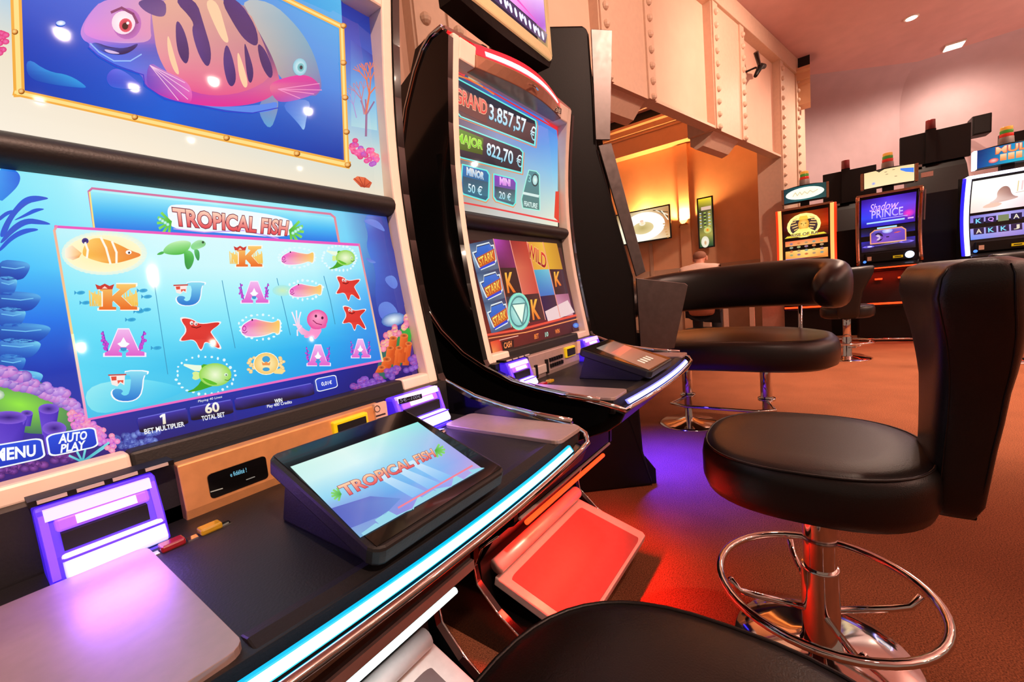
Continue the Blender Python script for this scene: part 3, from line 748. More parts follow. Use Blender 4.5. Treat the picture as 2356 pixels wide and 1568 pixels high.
# ------------------------------------------------------------------ pictures on the first machine
SM = screen_mat('game_screen', 1.0, .035, .5)
PADM = screen_mat('pad_screen', 1.0, .12, .4)
W_ = (250, 252, 255)
def face_n(v): return Vector((0, -1, (P(v.z+.01)-P(v.z-.01))/.02))
rnd = random.Random(3)
a = Art(art_flat(0, 0), maxe=40); a.zmax = 1.618
# upper display: sand border, gold frame, blue water and a striped fish
up = [(-60, -430), (800, -330), (874, 440), (-42, 277)]
SQ = [onS(x, y, .006) for x, y in ((0, 285), (858, 25))]
def m1x(X, z, off=.028, dx=0.0, o2=0.0):
    q = Vector((X+dx, P(z)+off+o2, z))-CAM; d = q.dot(CF); return (IW/2+FPX*q.dot(CR)/d, IH/2-FPX*q.dot(CU)/d)
upq = [m1x(-.045, 1.612), m1x(.599, 1.612), m1x(.599, 1.24), m1x(-.045, 1.24)]
a.table(upq, [[(60, 80, 190), (50, 70, 190), (40, 55, 180), (35, 40, 130)], [(170, 160, 220), (70, 120, 220), (50, 90, 210), (60, 90, 190)], [(210, 225, 235), (120, 190, 240), (100, 160, 230), (100, 170, 225)],
              [(240, 235, 215), (240, 225, 200), (210, 225, 225), (200, 220, 215)], [(250, 240, 225), (252, 240, 220), (248, 232, 205), (240, 225, 200)]], 0, 3)
win = [(18, -330), (770, -300), (803, 380), (50, 212)]
a.table([(30, -330), (770, -300), (803, 380), (52, 214)], [[(40, 110, 220), (40, 120, 230), (60, 150, 235)], [(25, 95, 205), (35, 120, 225), (110, 200, 240)], [(30, 100, 215), (30, 105, 215), (90, 180, 235)], [(20, 70, 190), (25, 95, 215), (60, 140, 225)], [(25, 60, 175), (25, 95, 210), (25, 55, 160)]], 1, 4)
a.sm = 2
a.poly([(60, 130), (110, 165), (160, 172), (202, 200), (190, 203), (120, 195), (62, 180)], [(60, 130, 220), (50, 150, 225), (50, 160, 225), (45, 150, 230), (30, 110, 210), (30, 90, 190), (25, 70, 180)], 2)
# second, translucent grey green fish behind
a.poly([(545, 0), (620, 0), (685, 60), (722, 120), (741, 190), (737, 212), (718, 225), (640, 182), (600, 90)], [(185, 190, 190), (165, 190, 200), (130, 175, 195), (115, 165, 190), (120, 130, 180), (150, 90, 170), (140, 110, 180), (170, 160, 160), (185, 180, 175)], 2)
a.poly([(588, 245), (625, 210), (640, 225), (640, 255), (620, 306)], [(110, 140, 200), (150, 150, 180), (150, 150, 175), (125, 150, 195), (90, 170, 220)], 2)
a.poly([(640, 235), (718, 225), (705, 270), (700, 304), (688, 285)], [(60, 110, 215), (110, 150, 225), (130, 170, 235), (170, 210, 245), (100, 150, 230)], 2)
# striped fish
body = [(240, -5), (205, 30), (183, 70), (190, 92), (207, 100), (204, 112), (228, 128), (268, 150), (325, 168), (333, 196), (372, 222), (420, 236), (500, 247), (580, 241), (628, 222), (645, 195), (640, 168), (626, 130), (608, 95), (580, 45), (552, -5)]
bc = [(180, 130, 215), (190, 130, 220), (200, 140, 225), (190, 130, 230), (150, 120, 235), (90, 110, 235), (70, 110, 235), (80, 120, 235), (110, 110, 225), (150, 70, 190), (200, 60, 175), (225, 55, 160), (230, 50, 150), (225, 55, 150), (220, 80, 145), (225, 110, 150), (195, 100, 130), (110, 70, 120), (90, 60, 120), (130, 100, 140), (190, 150, 150)]
a.poly(body, bc, 4)
a.poly([(240, -5), (350, -5), (345, 60), (350, 95), (300, 100), (260, 98), (215, 90), (188, 74), (205, 32)], [(195, 140, 220), (215, 160, 190), (225, 150, 185), (215, 150, 190), (205, 165, 225), (200, 150, 225), (215, 130, 225), (225, 140, 225), (200, 140, 225)], 5)
a.poly([(345, -5), (560, -5), (612, 110), (632, 175), (560, 215), (470, 222), (400, 190), (362, 130), (352, 60)], [(225, 170, 150), (215, 165, 145), (190, 130, 140), (215, 120, 140), (230, 100, 140), (230, 80, 145), (235, 110, 150), (230, 150, 160), (220, 160, 150)], 5)
for st in ([(395, -5), (450, -5), (470, 60), (488, 120), (480, 160), (458, 130), (440, 70), (448, 50)], [(405, 40), (425, 70), (437, 120), (430, 152), (412, 130), (404, 90)], [(505, -5), (545, -5), (590, 60), (596, 110), (565, 95), (540, 60)], [(520, 95), (535, 130), (545, 180), (535, 202), (522, 190), (512, 140)], [(560, 90), (572, 120), (585, 165), (578, 195), (568, 180)], [(590, 95), (612, 115), (630, 165), (622, 185), (600, 150)]):
    a.poly(st, [mixc((70, 50, 130), (45, 30, 95), rnd.random()) for _ in st], 6)
for st in ([(470, 0), (500, 0), (520, 70), (528, 100), (512, 95), (490, 50)], [(545, 110), (560, 150), (572, 195), (562, 205), (548, 170)], [(385, 70), (402, 130), (415, 175), (400, 165), (385, 120)]):
    a.poly(st, (250, 205, 165), 6)
a.poly([(312, 0), (330, 25), (365, 40), (384, 35), (380, -5)], [(70, 60, 130), (90, 70, 140), (100, 75, 135), (110, 85, 140), (80, 60, 130)], 6)
a.poly([(342, 140), (372, 160), (430, 185), (444, 215), (438, 240), (405, 232), (360, 212), (335, 195)], [(130, 90, 200), (210, 140, 200), (235, 120, 190), (235, 110, 190), (225, 60, 160), (205, 60, 170), (160, 70, 190), (110, 70, 190)], 7)
for q in ((425, 190), (435, 210), (432, 228), (410, 230)): a.line([(345, 150), q], 1.6, (250, 200, 230), 8)
a.poly([(243, 175), (262, 155), (290, 165), (328, 198), (322, 206), (270, 204), (250, 197)], [(70, 80, 210), (110, 110, 235), (90, 120, 235), (60, 80, 210), (50, 80, 200), (60, 110, 225), (60, 90, 215)], 5)
a.poly([(632, 185), (690, 170), (722, 178), (742, 206), (705, 225), (645, 238), (628, 222), (618, 200)], [(225, 60, 160), (230, 60, 160), (220, 60, 150), (180, 70, 170), (180, 110, 200), (170, 80, 180), (215, 70, 150), (235, 130, 150)], 6)
for q in ((735, 192), (740, 207), (722, 216), (690, 226)): a.line([(640, 205), q], 1.8, (245, 150, 200), 7)
a.ell(292, 54, 33, 36, (120, 50, 90), (190, 110, 190), 7, n=22); a.ell(284, 52, 27, 27, (255, 250, 250), (250, 220, 235), 8, n=22); a.ell(289, 58, 15, 16, (150, 15, 25), (235, 90, 110), 9, n=18); a.ell(288, 60, 7, 8, (30, 5, 10), None, 10, n=14); a.ell(294, 53, 3.5, 3.5, W_, None, 11, n=8)
a.line([(257, 28), (280, 18), (306, 32), (316, 52)], 6, (130, 60, 110), 9)
a.poly([(208, 100), (222, 97), (250, 108), (290, 112), (320, 97), (312, 112), (285, 127), (250, 124), (226, 114)], [(80, 120, 230), (60, 60, 150), (35, 30, 90), (30, 25, 80), (60, 70, 170), (30, 25, 80), (25, 20, 70), (40, 40, 110), (60, 90, 200)], 8)
a.poly([(236, 112), (262, 117), (280, 124), (250, 123)], (215, 190, 235), 9); a.line([(208, 100), (228, 120), (262, 140), (300, 140), (325, 125)], 3, (150, 190, 250), 8)
a.line([(204, 108), (228, 130), (268, 152), (330, 172), (333, 196), (380, 228), (440, 240), (520, 256), (580, 260), (640, 248)], 2.2, (50, 60, 200), 8)
a.poly([(440, 236), (520, 247), (610, 240), (640, 232), (636, 252), (600, 260), (540, 256), (490, 248)], (90, 140, 235), 3)
a.ell(690, 154, 16, 20, (225, 250, 250), (130, 200, 220), 7, n=18); a.ell(692, 155, 8, 10, (60, 130, 140), (120, 200, 205), 8, n=14); a.ell(693, 155, 3.5, 4.5, (20, 50, 60), None, 9, n=10)
a.ell(140, 53, 11, 6, W_, (150, 190, 245), 9, n=12)  # reflection of a ceiling lamp, painted into the picture
a.sm = 0
# gold frame with bolts
def bar(p, q, wd, k=12):
    a.line([p, q], wd, (245, 175, 70), k); a.line([p, q], wd*.45, (255, 225, 140), k+1)
bar((26, -330), (44, 214), 26); bar((36, 212), (800, 379), 17); bar((798, 382), (786, 58), 12); bar((788, 62), (560, -50), 12)
for x, y in ((33, 72), (48, 209), (309, 268), (520, 316), (682, 352), (799, 378), (789, 58), (789, 143), (793, 223), (796, 302)):
    a.ell(x+1.5, y+1.5, 7.5, 6.5, (150, 85, 25), None, 14, n=12); a.ell(x, y, 6.5, 5.5, (255, 220, 140), (225, 140, 50), 15, n=12)
# coral, shell and sand at the right
a.table([(806, 90), (861, 130), (868, 300), (808, 290)], [[(60, 90, 190), (50, 60, 160)], [(90, 160, 225), (110, 180, 235)], [(170, 215, 225), (180, 220, 225)]], 1, 3)
def branch(x, y, ang, L, wd, c, dep):
    x2, y2 = x+L*math.cos(ang), y-L*math.sin(ang); a.line([(x, y), (x2, y2)], wd, c, 3)
    if dep:
        for da in (-.45, .1, .5): branch(x2, y2, ang+da*rnd.uniform(.7, 1.2), L*.72, wd*.72, c, dep-1)
branch(842, 312, 1.55, 48, 5, (150, 110, 150), 1); branch(838, 262, 1.75, 34, 3.2, (190, 130, 150), 2); branch(842, 262, 1.4, 46, 4.5, (235, 120, 80), 3); branch(820, 270, 1.8, 30, 2.2, (170, 150, 210), 2)
for i in range(34):
    x = 808+rnd.random()*60; y = 318+(x-808)*.55+rnd.random()*34; c = rnd.choice([(235, 60, 140), (250, 90, 160), (180, 70, 190), (255, 110, 130), (225, 40, 110)]); a.ell(x, y, 7, 6, mixc(c, W_, .35), c, 4, n=10)
a.poly([(812, 412), (822, 405), (840, 408), (856, 420), (850, 432), (830, 430)], [(235, 110, 70), (240, 130, 85), (235, 110, 70), (220, 95, 60), (200, 80, 50), (190, 70, 45)], 3)
for q in ((815, 410), (826, 407), (840, 410), (852, 419)): a.line([(838, 431), q], 1.5, (170, 60, 40), 4)
for i in range(12): x = -3+rnd.random()*18; y = 75+rnd.random()*48; a.ell(x, y, 9, 7, (245, 120, 180), (225, 50, 120), 2, n=9)
a.build('upper_screen', SM, M1)

a = Art(art_face(0, 0), maxe=34); a.nrm = face_n
loq = [m1x(-.045, 1.21), m1x(.598, 1.21), m1x(.598, .845), m1x(-.045, .845)]
a.table(loq, [[(70, 150, 240), (140, 236, 250), (190, 247, 252), (180, 246, 252), (160, 240, 250), (120, 210, 245), (50, 60, 150)],
              [(80, 190, 248), (120, 228, 252), (165, 240, 252), (160, 238, 252), (140, 232, 252), (110, 212, 248), (50, 60, 150)],
              [(55, 165, 245), (70, 195, 252), (120, 220, 250), (110, 220, 250), (110, 220, 250), (80, 170, 240), (55, 60, 150)],
              [(30, 100, 215), (35, 120, 235), (40, 130, 230), (60, 170, 240), (60, 160, 240), (50, 90, 190), (60, 55, 140)],
              [(25, 40, 140), (30, 60, 180), (30, 60, 180), (30, 60, 180), (30, 70, 190), (40, 60, 170), (60, 50, 140)],
              [(70, 40, 150), (60, 50, 160), (35, 50, 160), (30, 50, 170), (20, 40, 160), (30, 30, 130), (70, 40, 130)],
              [(60, 30, 110), (60, 30, 110), (40, 30, 110), (30, 35, 140), (20, 25, 130), (25, 20, 100), (50, 25, 100)]], 0, 2)
a.table([(205, 440), (770, 500), (779, 557), (216, 528)], [[(150, 235, 250)]*2, [(60, 185, 245)]*2, [(15, 120, 230)]*2], 1, 4)
a.line([(217, 528), (204, 440), (212, 433), (760, 492), (770, 500), (780, 556)], 5, (190, 90, 170), 2, c2=(235, 150, 150)); a.line([(217, 528), (206, 442)], 4, (250, 225, 130), 3)
# rock, kelp
a.sm = 2
a.poly([(-5, 383), (28, 386), (48, 402), (44, 425), (22, 448), (-5, 470)], [(70, 160, 245), (40, 120, 230), (30, 100, 220), (35, 110, 225), (40, 130, 230), (40, 140, 235)], 2)
for q in ([(-3, 545), (10, 510), (40, 468), (60, 452), (85, 449), (118, 456), (90, 462), (62, 468), (30, 500), (12, 545)], [(-3, 560), (25, 520), (60, 500), (100, 507), (122, 517), (90, 516), (62, 514), (30, 535), (8, 558)], [(25, 510), (60, 490), (80, 478), (107, 480), (85, 487), (60, 498)], [(-5, 575), (20, 545), (50, 526), (80, 524), (92, 529), (60, 536), (30, 550), (0, 580)], [(-5, 500), (20, 482), (48, 484), (20, 492), (-5, 512)]):
    a.poly(q, [mixc((25, 95, 225), (60, 90, 200), rnd.random()) for _ in q], 3)
for j in range(9):
    y = 600+j*36; x = [70, 40, 95, 60, 118, 95, 60, 100, 70][j]
    a.poly([(-5, y-4), (x*.75, y), (x, y+8), (x*.97, y+20), (x*.86, y+34), (x*.7, y+44), (-5, y+46)], [(70, 140, 220), (95, 190, 238), (130, 222, 245), (70, 150, 225), (40, 100, 200), (30, 80, 185), (28, 75, 180)] if j % 2 else [(50, 115, 205), (70, 150, 225), (100, 190, 240), (45, 110, 205), (30, 80, 185), (25, 65, 170), (22, 60, 160)], 2)
    a.line([(4, y+14), (x*.5, y+18), (x*.8, y+14)], 2.5, (110, 190, 240), 3)
a.sm = 0
# green lump, coral beads and tubes, bottom left
a.ell(45, 930, 150, 62, (150, 235, 70), (70, 120, 90), 4, rot=12, n=24); a.ell(-5, 908, 16, 12, (250, 250, 235), (150, 190, 150), 5, n=10)
for row, (n, x0, y0, x1, y1, r) in enumerate(((6, 0, 852, 60, 868, 17), (7, 0, 880, 80, 892, 16), (9, 60, 878, 150, 905, 13), (9, 88, 898, 172, 930, 14), (8, 120, 915, 184, 950, 12), (6, 150, 930, 188, 952, 10))):
    for i in range(n):
        u = i/(n-1); x = x0+(x1-x0)*u+rnd.uniform(-3, 3); y = y0+(y1-y0)*u+rnd.uniform(-4, 4); c = rnd.choice([(140, 90, 200), (165, 110, 215), (120, 80, 190), (180, 100, 200)])
        a.ell(x, y, r, r*.82, mixc(c, (255, 225, 255), .6), c, 5, n=14, hy=-.35)
for x, y, rx, ry, L in ((20, 960, 42, 15, 90), (112, 940, 24, 12, 60), (125, 985, 28, 16, 60), (62, 950, 14, 7, 30)):
    a.poly([(x-rx, y), (x+rx, y), (x+rx*.6, y+L), (x-rx*.6, y+L)], [(95, 60, 200), (70, 40, 180), (60, 40, 165), (110, 80, 215)], 6); a.ell(x, y, rx, ry, (45, 20, 120), (130, 90, 220), 7, n=18)
for i in range(80):
    x = 160+rnd.random()*110; y = 955+(x-160)*.62+rnd.uniform(-16, 22); c = rnd.choice([(235, 110, 190), (215, 90, 200), (190, 90, 210), (240, 130, 170)]); a.ell(x, y, 7.5, 6.5, mixc(c, W_, .45), c, 6, n=9)
for i in range(46):
    x = 258+rnd.random()*105; y = 1012+rnd.uniform(-14, 16)-(x-258)*.05; c = rnd.choice([(70, 80, 200), (90, 90, 210), (100, 120, 220), (60, 60, 170)]); a.ell(x, y, 9, 8, mixc(c, (180, 210, 250), .5), mixc(c, (20, 20, 90), .4), 5, n=9)
for i in range(26):
    x = -4+rnd.random()*170; y = 1092-x*.24+rnd.uniform(-16, 2); c = rnd.choice([(110, 50, 140), (90, 45, 140), (130, 60, 150)]); a.ell(x, y, 13, 9, mixc(c, (190, 110, 210), .5), mixc(c, (40, 15, 70), .5), 4, n=10)
for q in ((160, 1048), (178, 1040), (196, 1034), (250, 1018), (238, 1030)): a.line([(190, 1062), q], 5, (60, 170, 190), 7, c2=(130, 225, 230))
# right border: dark violet reef, orange tubes, beads
a.sm = 2
a.poly([(845, 490), (882, 494), (925, 640), (935, 720), (880, 745), (862, 690), (866, 620), (842, 570), (848, 540), (838, 510)], [(80, 120, 215), (55, 60, 150), (60, 60, 150), (60, 60, 150), (55, 60, 160), (60, 90, 190), (70, 110, 210), (60, 130, 225), (60, 100, 205), (70, 140, 225)], 2)
for q in ([(832, 508), (850, 503), (872, 508), (890, 535), (868, 525)], [(838, 590), (862, 600), (866, 605), (850, 605)], [(880, 640), (905, 630), (918, 655), (905, 668)], [(868, 700), (895, 690), (920, 720), (900, 740), (875, 735)]): a.poly(q, [mixc((90, 110, 215), (110, 150, 225), rnd.random()) for _ in q], 3)
a.ell(905, 735, 28, 16, (235, 250, 255), (60, 110, 190), 4, rot=-12, n=14)
a.poly([(880, 790), (940, 740), (950, 790), (905, 870), (862, 872)], [(50, 90, 100), (60, 190, 60), (40, 160, 50), (50, 90, 60), (50, 110, 110)], 3)
a.sm = 0
for i in range(22):
    x = 880+rnd.random()*58; y = 790-(x-880)*.95+rnd.uniform(-12, 14); c = rnd.choice([(245, 150, 120), (250, 120, 150), (240, 170, 130), (225, 100, 140)]); a.ell(x, y, 7, 8, mixc(c, W_, .4), c, 5, n=9)
for x, y, r, L in ((905, 778, 9, 60), (930, 772, 9, 62), (898, 800, 8, 55), (918, 800, 8, 50), (940, 790, 8, 50), (890, 826, 10, 30), (878, 845, 9, 12)):
    a.poly([(x-r, y), (x+r, y), (x+r*.8-6, y+L), (x-r*.8-8, y+L)], [(245, 120, 50), (215, 80, 25), (190, 70, 25), (225, 95, 35)], 6); a.ell(x, y, r, r*.6, (130, 40, 15), (245, 125, 60), 7, n=12)
for i in range(52):
    x = 810+rnd.random()*145; y = 890-(x-810)*.34+rnd.uniform(-10, 14)-((x-880)**2*.002 if x > 880 else 0); c = rnd.choice([(110, 60, 170), (130, 70, 190), (90, 50, 160), (150, 60, 150)])
    if y < 1110-.2565*x-3: a.ell(x, y, 8, 7, mixc(c, (215, 170, 245), .45), c, 7, n=9)
# reel window
rq = [(127, 522), (828, 563), (880, 830), (200, 964)]
a.table(rq, [[(190, 244, 252), (212, 250, 253), (215, 250, 253), (208, 249, 253), (175, 238, 252)], [(160, 240, 252), (202, 249, 253), (208, 250, 253), (195, 247, 253), (140, 228, 250)], [(125, 230, 252), (160, 241, 252), (168, 243, 252), (145, 234, 252), (85, 185, 247)], [(95, 220, 248), (115, 225, 250), (118, 226, 250), (90, 212, 250), (60, 155, 240)], [(90, 215, 245), (60, 195, 240), (45, 185, 240), (35, 170, 240), (50, 140, 230)], [(70, 190, 235), (80, 200, 235), (40, 165, 235), (25, 145, 230), (40, 125, 225)]], 8, 2)
a.line([(200, 966), (125, 530), (130, 520)], 6, (250, 240, 130), 14, c2=(240, 120, 180)); a.line([(200, 966), (167, 770)], 6, (240, 140, 200), 15, c2=(250, 250, 200)); a.line([(127, 521), (826, 563)], 6, (235, 90, 190), 14); a.line([(826, 562), (880, 830)], 4, (225, 130, 160), 14, c2=(240, 220, 160)); a.line([(880, 829), (200, 965)], 5, (240, 110, 195), 14)
for q in ([(352, 630), (365, 720), (386, 860)], [(511, 645), (525, 720), (541, 800)], [(637, 640), (652, 700), (668, 770)], [(745, 635), (760, 690), (771, 745)]): a.line(q, 1.6, (60, 150, 190), 9)
for x, y in ((186, 673), (198, 696), (330, 668), (340, 682), (338, 712), (322, 716), (303, 735), (362, 800)): a.ell(x, y, 10, 4.5, (40, 150, 205), (60, 180, 225), 9, n=10, rot=-6); a.poly([(x-9, y), (x-15, y-5), (x-15, y+5)], (50, 160, 210), 9)
a.sm = 2
a.poly([(190, 890), (300, 868), (385, 880), (440, 900), (300, 940), (208, 955)], [(150, 235, 245), (140, 232, 245), (90, 215, 245), (60, 195, 240), (80, 205, 240), (120, 225, 240)], 9)

a.sm = 0
def Q(x0, y0, x1, y1, tilt=0.0): w2 = (x1-x0)*tilt; return homog([(x0, y0), (x1, y0+w2), (x1, y1+w2), (x0, y1)])
def blobs(H, n=26, s=.03, k=10):
    for i in range(n):
        t = 2*math.pi*i/n; r = 1+.12*rnd.random(); x, y = H(.5+.5*r*math.cos(t), .5+.55*r*math.sin(t)); a.ell(x, y, 2+2*rnd.random(), 2+2*rnd.random(), (225, 250, 255), None, k, n=8)
def s_K(x0, y0, x1, y1):
    H = Q(x0, y0, x1, y1)
    for sx in (.0, .66):
        for i in range(9): u = sx+.04*i; p = H(u, .85); q = H(u-.02+.03*math.sin(i*2), .28+.12*((i*3) % 4)/3); a.line([p, q], (x1-x0)*.03, (245, 190, 70), 10, c2=(250, 215, 120))
    a.hp(H, [(.0, .32), (.2, .45), (.32, .9), (.2, .92), (.06, .6)], (245, 205, 110), 10); a.hp(H, [(.72, .55), (.98, .35), (1, .8), (.85, .9)], (245, 205, 110), 10)
    st = [(.20, .20), (.46, .20), (.46, .48), (.62, .22), (.54, .16), (.54, .02), (.95, .02), (.95, .14), (.84, .18), (.64, .48), (.86, .86), (.98, .88), (.98, 1.0), (.62, 1.0), (.62, .9), (.48, .66), (.46, .70), (.46, .88), (.54, .9), (.54, 1), (.18, 1), (.18, .9), (.26, .88), (.26, .3), (.20, .28)]
    cx, cy = .56, .55
    a.hp(H, [(cx+(u-cx)*1.09, cy+(v-cy)*1.09) for u, v in st], (255, 250, 235), 11); a.poly([H(*p) for p in st], [mixc((250, 205, 110), (235, 110, 40), p[1]) for p in st], 12)
    a.hp(H, [(.10, .02), (.2, .09), (.3, .0), (.4, .09), (.5, .02), (.46, .22), (.14, .22)], (205, 60, 50), 13); a.hp(H, [(.24, .19), (.3, .10), (.36, .19)], (255, 220, 200), 14)
def s_A(x0, y0, x1, y1):
    H = Q(x0, y0, x1, y1)
    for sx, d in ((.08, 1), (.94, -1)):
        for i in range(4):
            b = H(sx+d*.1, .85); e = H(sx+d*(.02*i)-(.05*d if i == 2 else 0), .12+.14*i); a.line([b, e], (x1-x0)*.03, (110, 50, 190), 10)
            for j in range(3): u = .3+.3*j; p = (b[0]+(e[0]-b[0])*u+rnd.uniform(-4, 4), b[1]+(e[1]-b[1])*u); a.ell(*p, (x1-x0)*.035, (x1-x0)*.035, (225, 90, 215), (170, 60, 200), 11, n=8)
    st = [(.40, .04), (.62, .04), (.82, .80), (.95, .86), (.95, 1), (.56, 1), (.56, .9), (.62, .84), (.60, .76), (.43, .76), (.41, .84), (.48, .9), (.48, 1), (.12, 1), (.12, .88), (.22, .80)]
    a.hp(H, [(.52+(u-.52)*1.09, .55+(v-.55)*1.09) for u, v in st], (250, 235, 255), 12); a.poly([H(*p) for p in st], [mixc((245, 190, 240), (225, 100, 205), p[1]) for p in st], 13)
    a.hp(H, [(.51, .32), (.57, .5), (.64, .56), (.56, .68), (.46, .68), (.38, .56), (.45, .5)], W_, 14); a.hp(H, [(.44, .70), (.58, .70), (.57, .80), (.51, .84), (.45, .80)], (60, 150, 210), 14)
def s_J(x0, y0, x1, y1):
    H = Q(x0, y0, x1, y1); a.sm = 1
    st = [(.42, .02), (.98, .02), (.98, .14), (.88, .17), (.84, .70), (.74, .90), (.56, 1), (.30, 1), (.14, .9), (.08, .72), (.14, .60), (.30, .60), (.38, .68), (.30, .76), (.42, .84), (.54, .74), (.58, .18), (.42, .14)]
    a.hp(H, [(.52+(u-.52)*1.1, .52+(v-.52)*1.07) for u, v in st], W_, 11); a.poly([H(*p) for p in st], [mixc((140, 225, 245), (35, 120, 210), p[1]) for p in st], 12)
    a.sm = 0; fl = [(.02, .16), (.42, .14), (.40, .48), (.30, .40), (.22, .52), (.08, .46)]; a.hp(H, fl, (250, 235, 230), 13); a.hp(H, [(.06, .2), (.2, .19), (.2, .32), (.08, .33)], (225, 80, 60), 14); a.hp(H, [(.22, .32), (.38, .31), (.37, .42), (.3, .36), (.24, .44)], (230, 90, 70), 14); a.line([H(.0, .15), H(.44, .13)], 3, (200, 60, 50), 14)
def s_Q(x0, y0, x1, y1):
    H = Q(x0, y0, x1, y1)
    for sx in (.08, .92):
        for i in range(12): x, y = H(sx+rnd.uniform(-.09, .09), .25+.06*i); a.ell(x, y, 4.5, 3.5, (255, 245, 200), (240, 190, 100), 10, n=8)
    a.hp(H, [(.86, .74), (1.0, .86), (.92, 1.0), (.72, .98), (.62, .86)], (250, 220, 140), 12)
    a.ell(.48, .52, .33, .49, (255, 245, 190), (245, 200, 110), 12, H=H, n=22); a.ring(.48, .52, .35, .52, .09, (255, 252, 230), 11, H=H)
    a.ell(.48, .32, .11, .15, (60, 160, 215), None, 13, H=H, n=14); a.ell(.48, .78, .10, .09, (60, 160, 215), None, 13, H=H, n=14); a.hp(H, [(.36, .44), (.42, .5), (.48, .42), (.54, .5), (.6, .44), (.58, .6), (.38, .6)], (240, 150, 80), 14)
def s_pink(x0, y0, x1, y1, ghost=False):
    a.sm = 2
    H = Q(x0, y0, x1, y1); blobs(H, 22)
    b = [(.02, .62), (.06, .42), (.2, .25), (.34, .12), (.5, .2), (.72, .28), (.84, .30), (.99, .14), (1.0, .5), (.97, .86), (.84, .72), (.72, .82), (.5, .92), (.2, .94), (.06, .82)]
    cl = lambda u: mixc(mixc((235, 90, 210), (250, 150, 190), min(1, u*1.6)), (250, 205, 100), max(0, min(1, (u-.45)*2.4)))
    a.poly([H(.5+(u-.5)*1.06, .53+(v-.53)*1.12) for u, v in b], (240, 250, 250), 11); a.poly([H(*p) for p in b], [mixc(cl(p[0]), W_, .35 if p[1] > .6 else 0) for p in b], 12)
    a.ring(.10, .56, .05, .13, .35, (190, 50, 150), 13, H=H, n=12); a.line([H(.05, .74), H(.12, .78), H(.17, .7)], 1.5, (160, 40, 120), 13); a.ell(.3, .17, .022, .05, (60, 30, 70), None, 13, H=H, n=8)
def s_green(x0, y0, x1, y1):
    a.sm = 1
    H = Q(x0, y0, x1, y1); blobs(H, 28)
    a.hp(H, [(.0, .12), (.42, .2), (.62, .16), (.4, .44)], (235, 250, 225), 11); a.hp(H, [(.42, .14), (.60, .18), (.5, .4), (.44, .36)], (70, 170, 40), 12)
    a.hp(H, [(.25, .42), (.34, .36), (.46, .5), (.34, .66), (.25, .6), (.28, .5)], (215, 240, 150), 11); a.hp(H, [(.46, .55), (.66, .82), (.52, .9), (.38, .98), (.12, 1.04), (.34, .88)], (60, 165, 35), 12)
    a.ell(.68, .48, .30, .36, (240, 252, 215), (150, 215, 80), 13, H=H, n=22); a.hp(H, [(.42, .55), (.5, .7), (.62, .80), (.74, .78), (.66, .70)], (90, 190, 40), 14); a.ell(.88, .48, .035, .05, W_, (210, 240, 200), 14, H=H, n=10); a.ell(.885, .49, .015, .025, (60, 90, 60), None, 15, H=H, n=8); a.line([H(.86, .64), H(.92, .66), H(.97, .60)], 1.6, (70, 130, 50), 15)
def s_star(x0, y0, x1, y1):
    a.sm = 2
    H = Q(x0, y0, x1, y1); pts = [(.04, .06), (.12, .0), (.34, .06), (.50, .22), (.95, .12), (.98, .2), (.74, .42), (.78, .52), (1.0, .92), (.92, .98), (.62, .70), (.56, .98), (.50, 1.02), (.38, .66), (.10, .74), (.02, .70), (.22, .40)]
    a.hp(H, [(.5+(u-.5)*1.09, .5+(v-.5)*1.09) for u, v in pts], (250, 240, 240), 11); a.poly([H(*p) for p in pts], [mixc((235, 70, 60), (195, 30, 30), .9*abs(p[0]-.4)) for p in pts], 12)
    for u, v in ((.30, .16), (.40, .18)): a.ell(u, v, .045, .07, W_, (245, 200, 195), 13, H=H, n=10); a.ell(u+.01, v+.02, .016, .026, (40, 20, 20), None, 14, H=H, n=8)
    a.line([H(.3, .28), H(.42, .32), H(.52, .27)], 2, (110, 15, 15), 13)
def s_jelly(x0, y0, x1, y1):
    H = Q(x0, y0, x1, y1)
    a.hp(H, [(.55, .5), (.86, .62), (.72, .9), (.62, 1.0), (.56, .84), (.40, .96), (.30, .86), (.48, .74)], (250, 150, 205), 11)
    for i, (u, v) in enumerate(((.0, .1), (.12, .05), (.24, .1), (.04, .5), (.15, .85))): a.line([H(.5, .75), H(.38, .82-.03*i), H(.27, .80-.05*i), H(.2, .7-.05*i), H(.14+.03*i, .55), H(.5*u+.07, .5*v+.26), H(u, v)], 3, (245, 150, 200), 11, c2=(255, 240, 250))
    a.ell(.70, .33, .29, .32, (255, 170, 205), (235, 80, 160), 12, H=H, n=22, hy=-.3); a.hp(H, [(.46, .42), (.98, .46), (.93, .62), (.80, .62), (.6, .66), (.48, .56)], (240, 100, 170), 12)
    for u, v in ((.66, .22), (.84, .28)): a.ell(u, v, .035, .05, (90, 30, 70), None, 13, H=H, n=10)
    a.line([H(.58, .36), H(.68, .46), H(.82, .5)], 2, (150, 30, 90), 13)
a.sm = 0
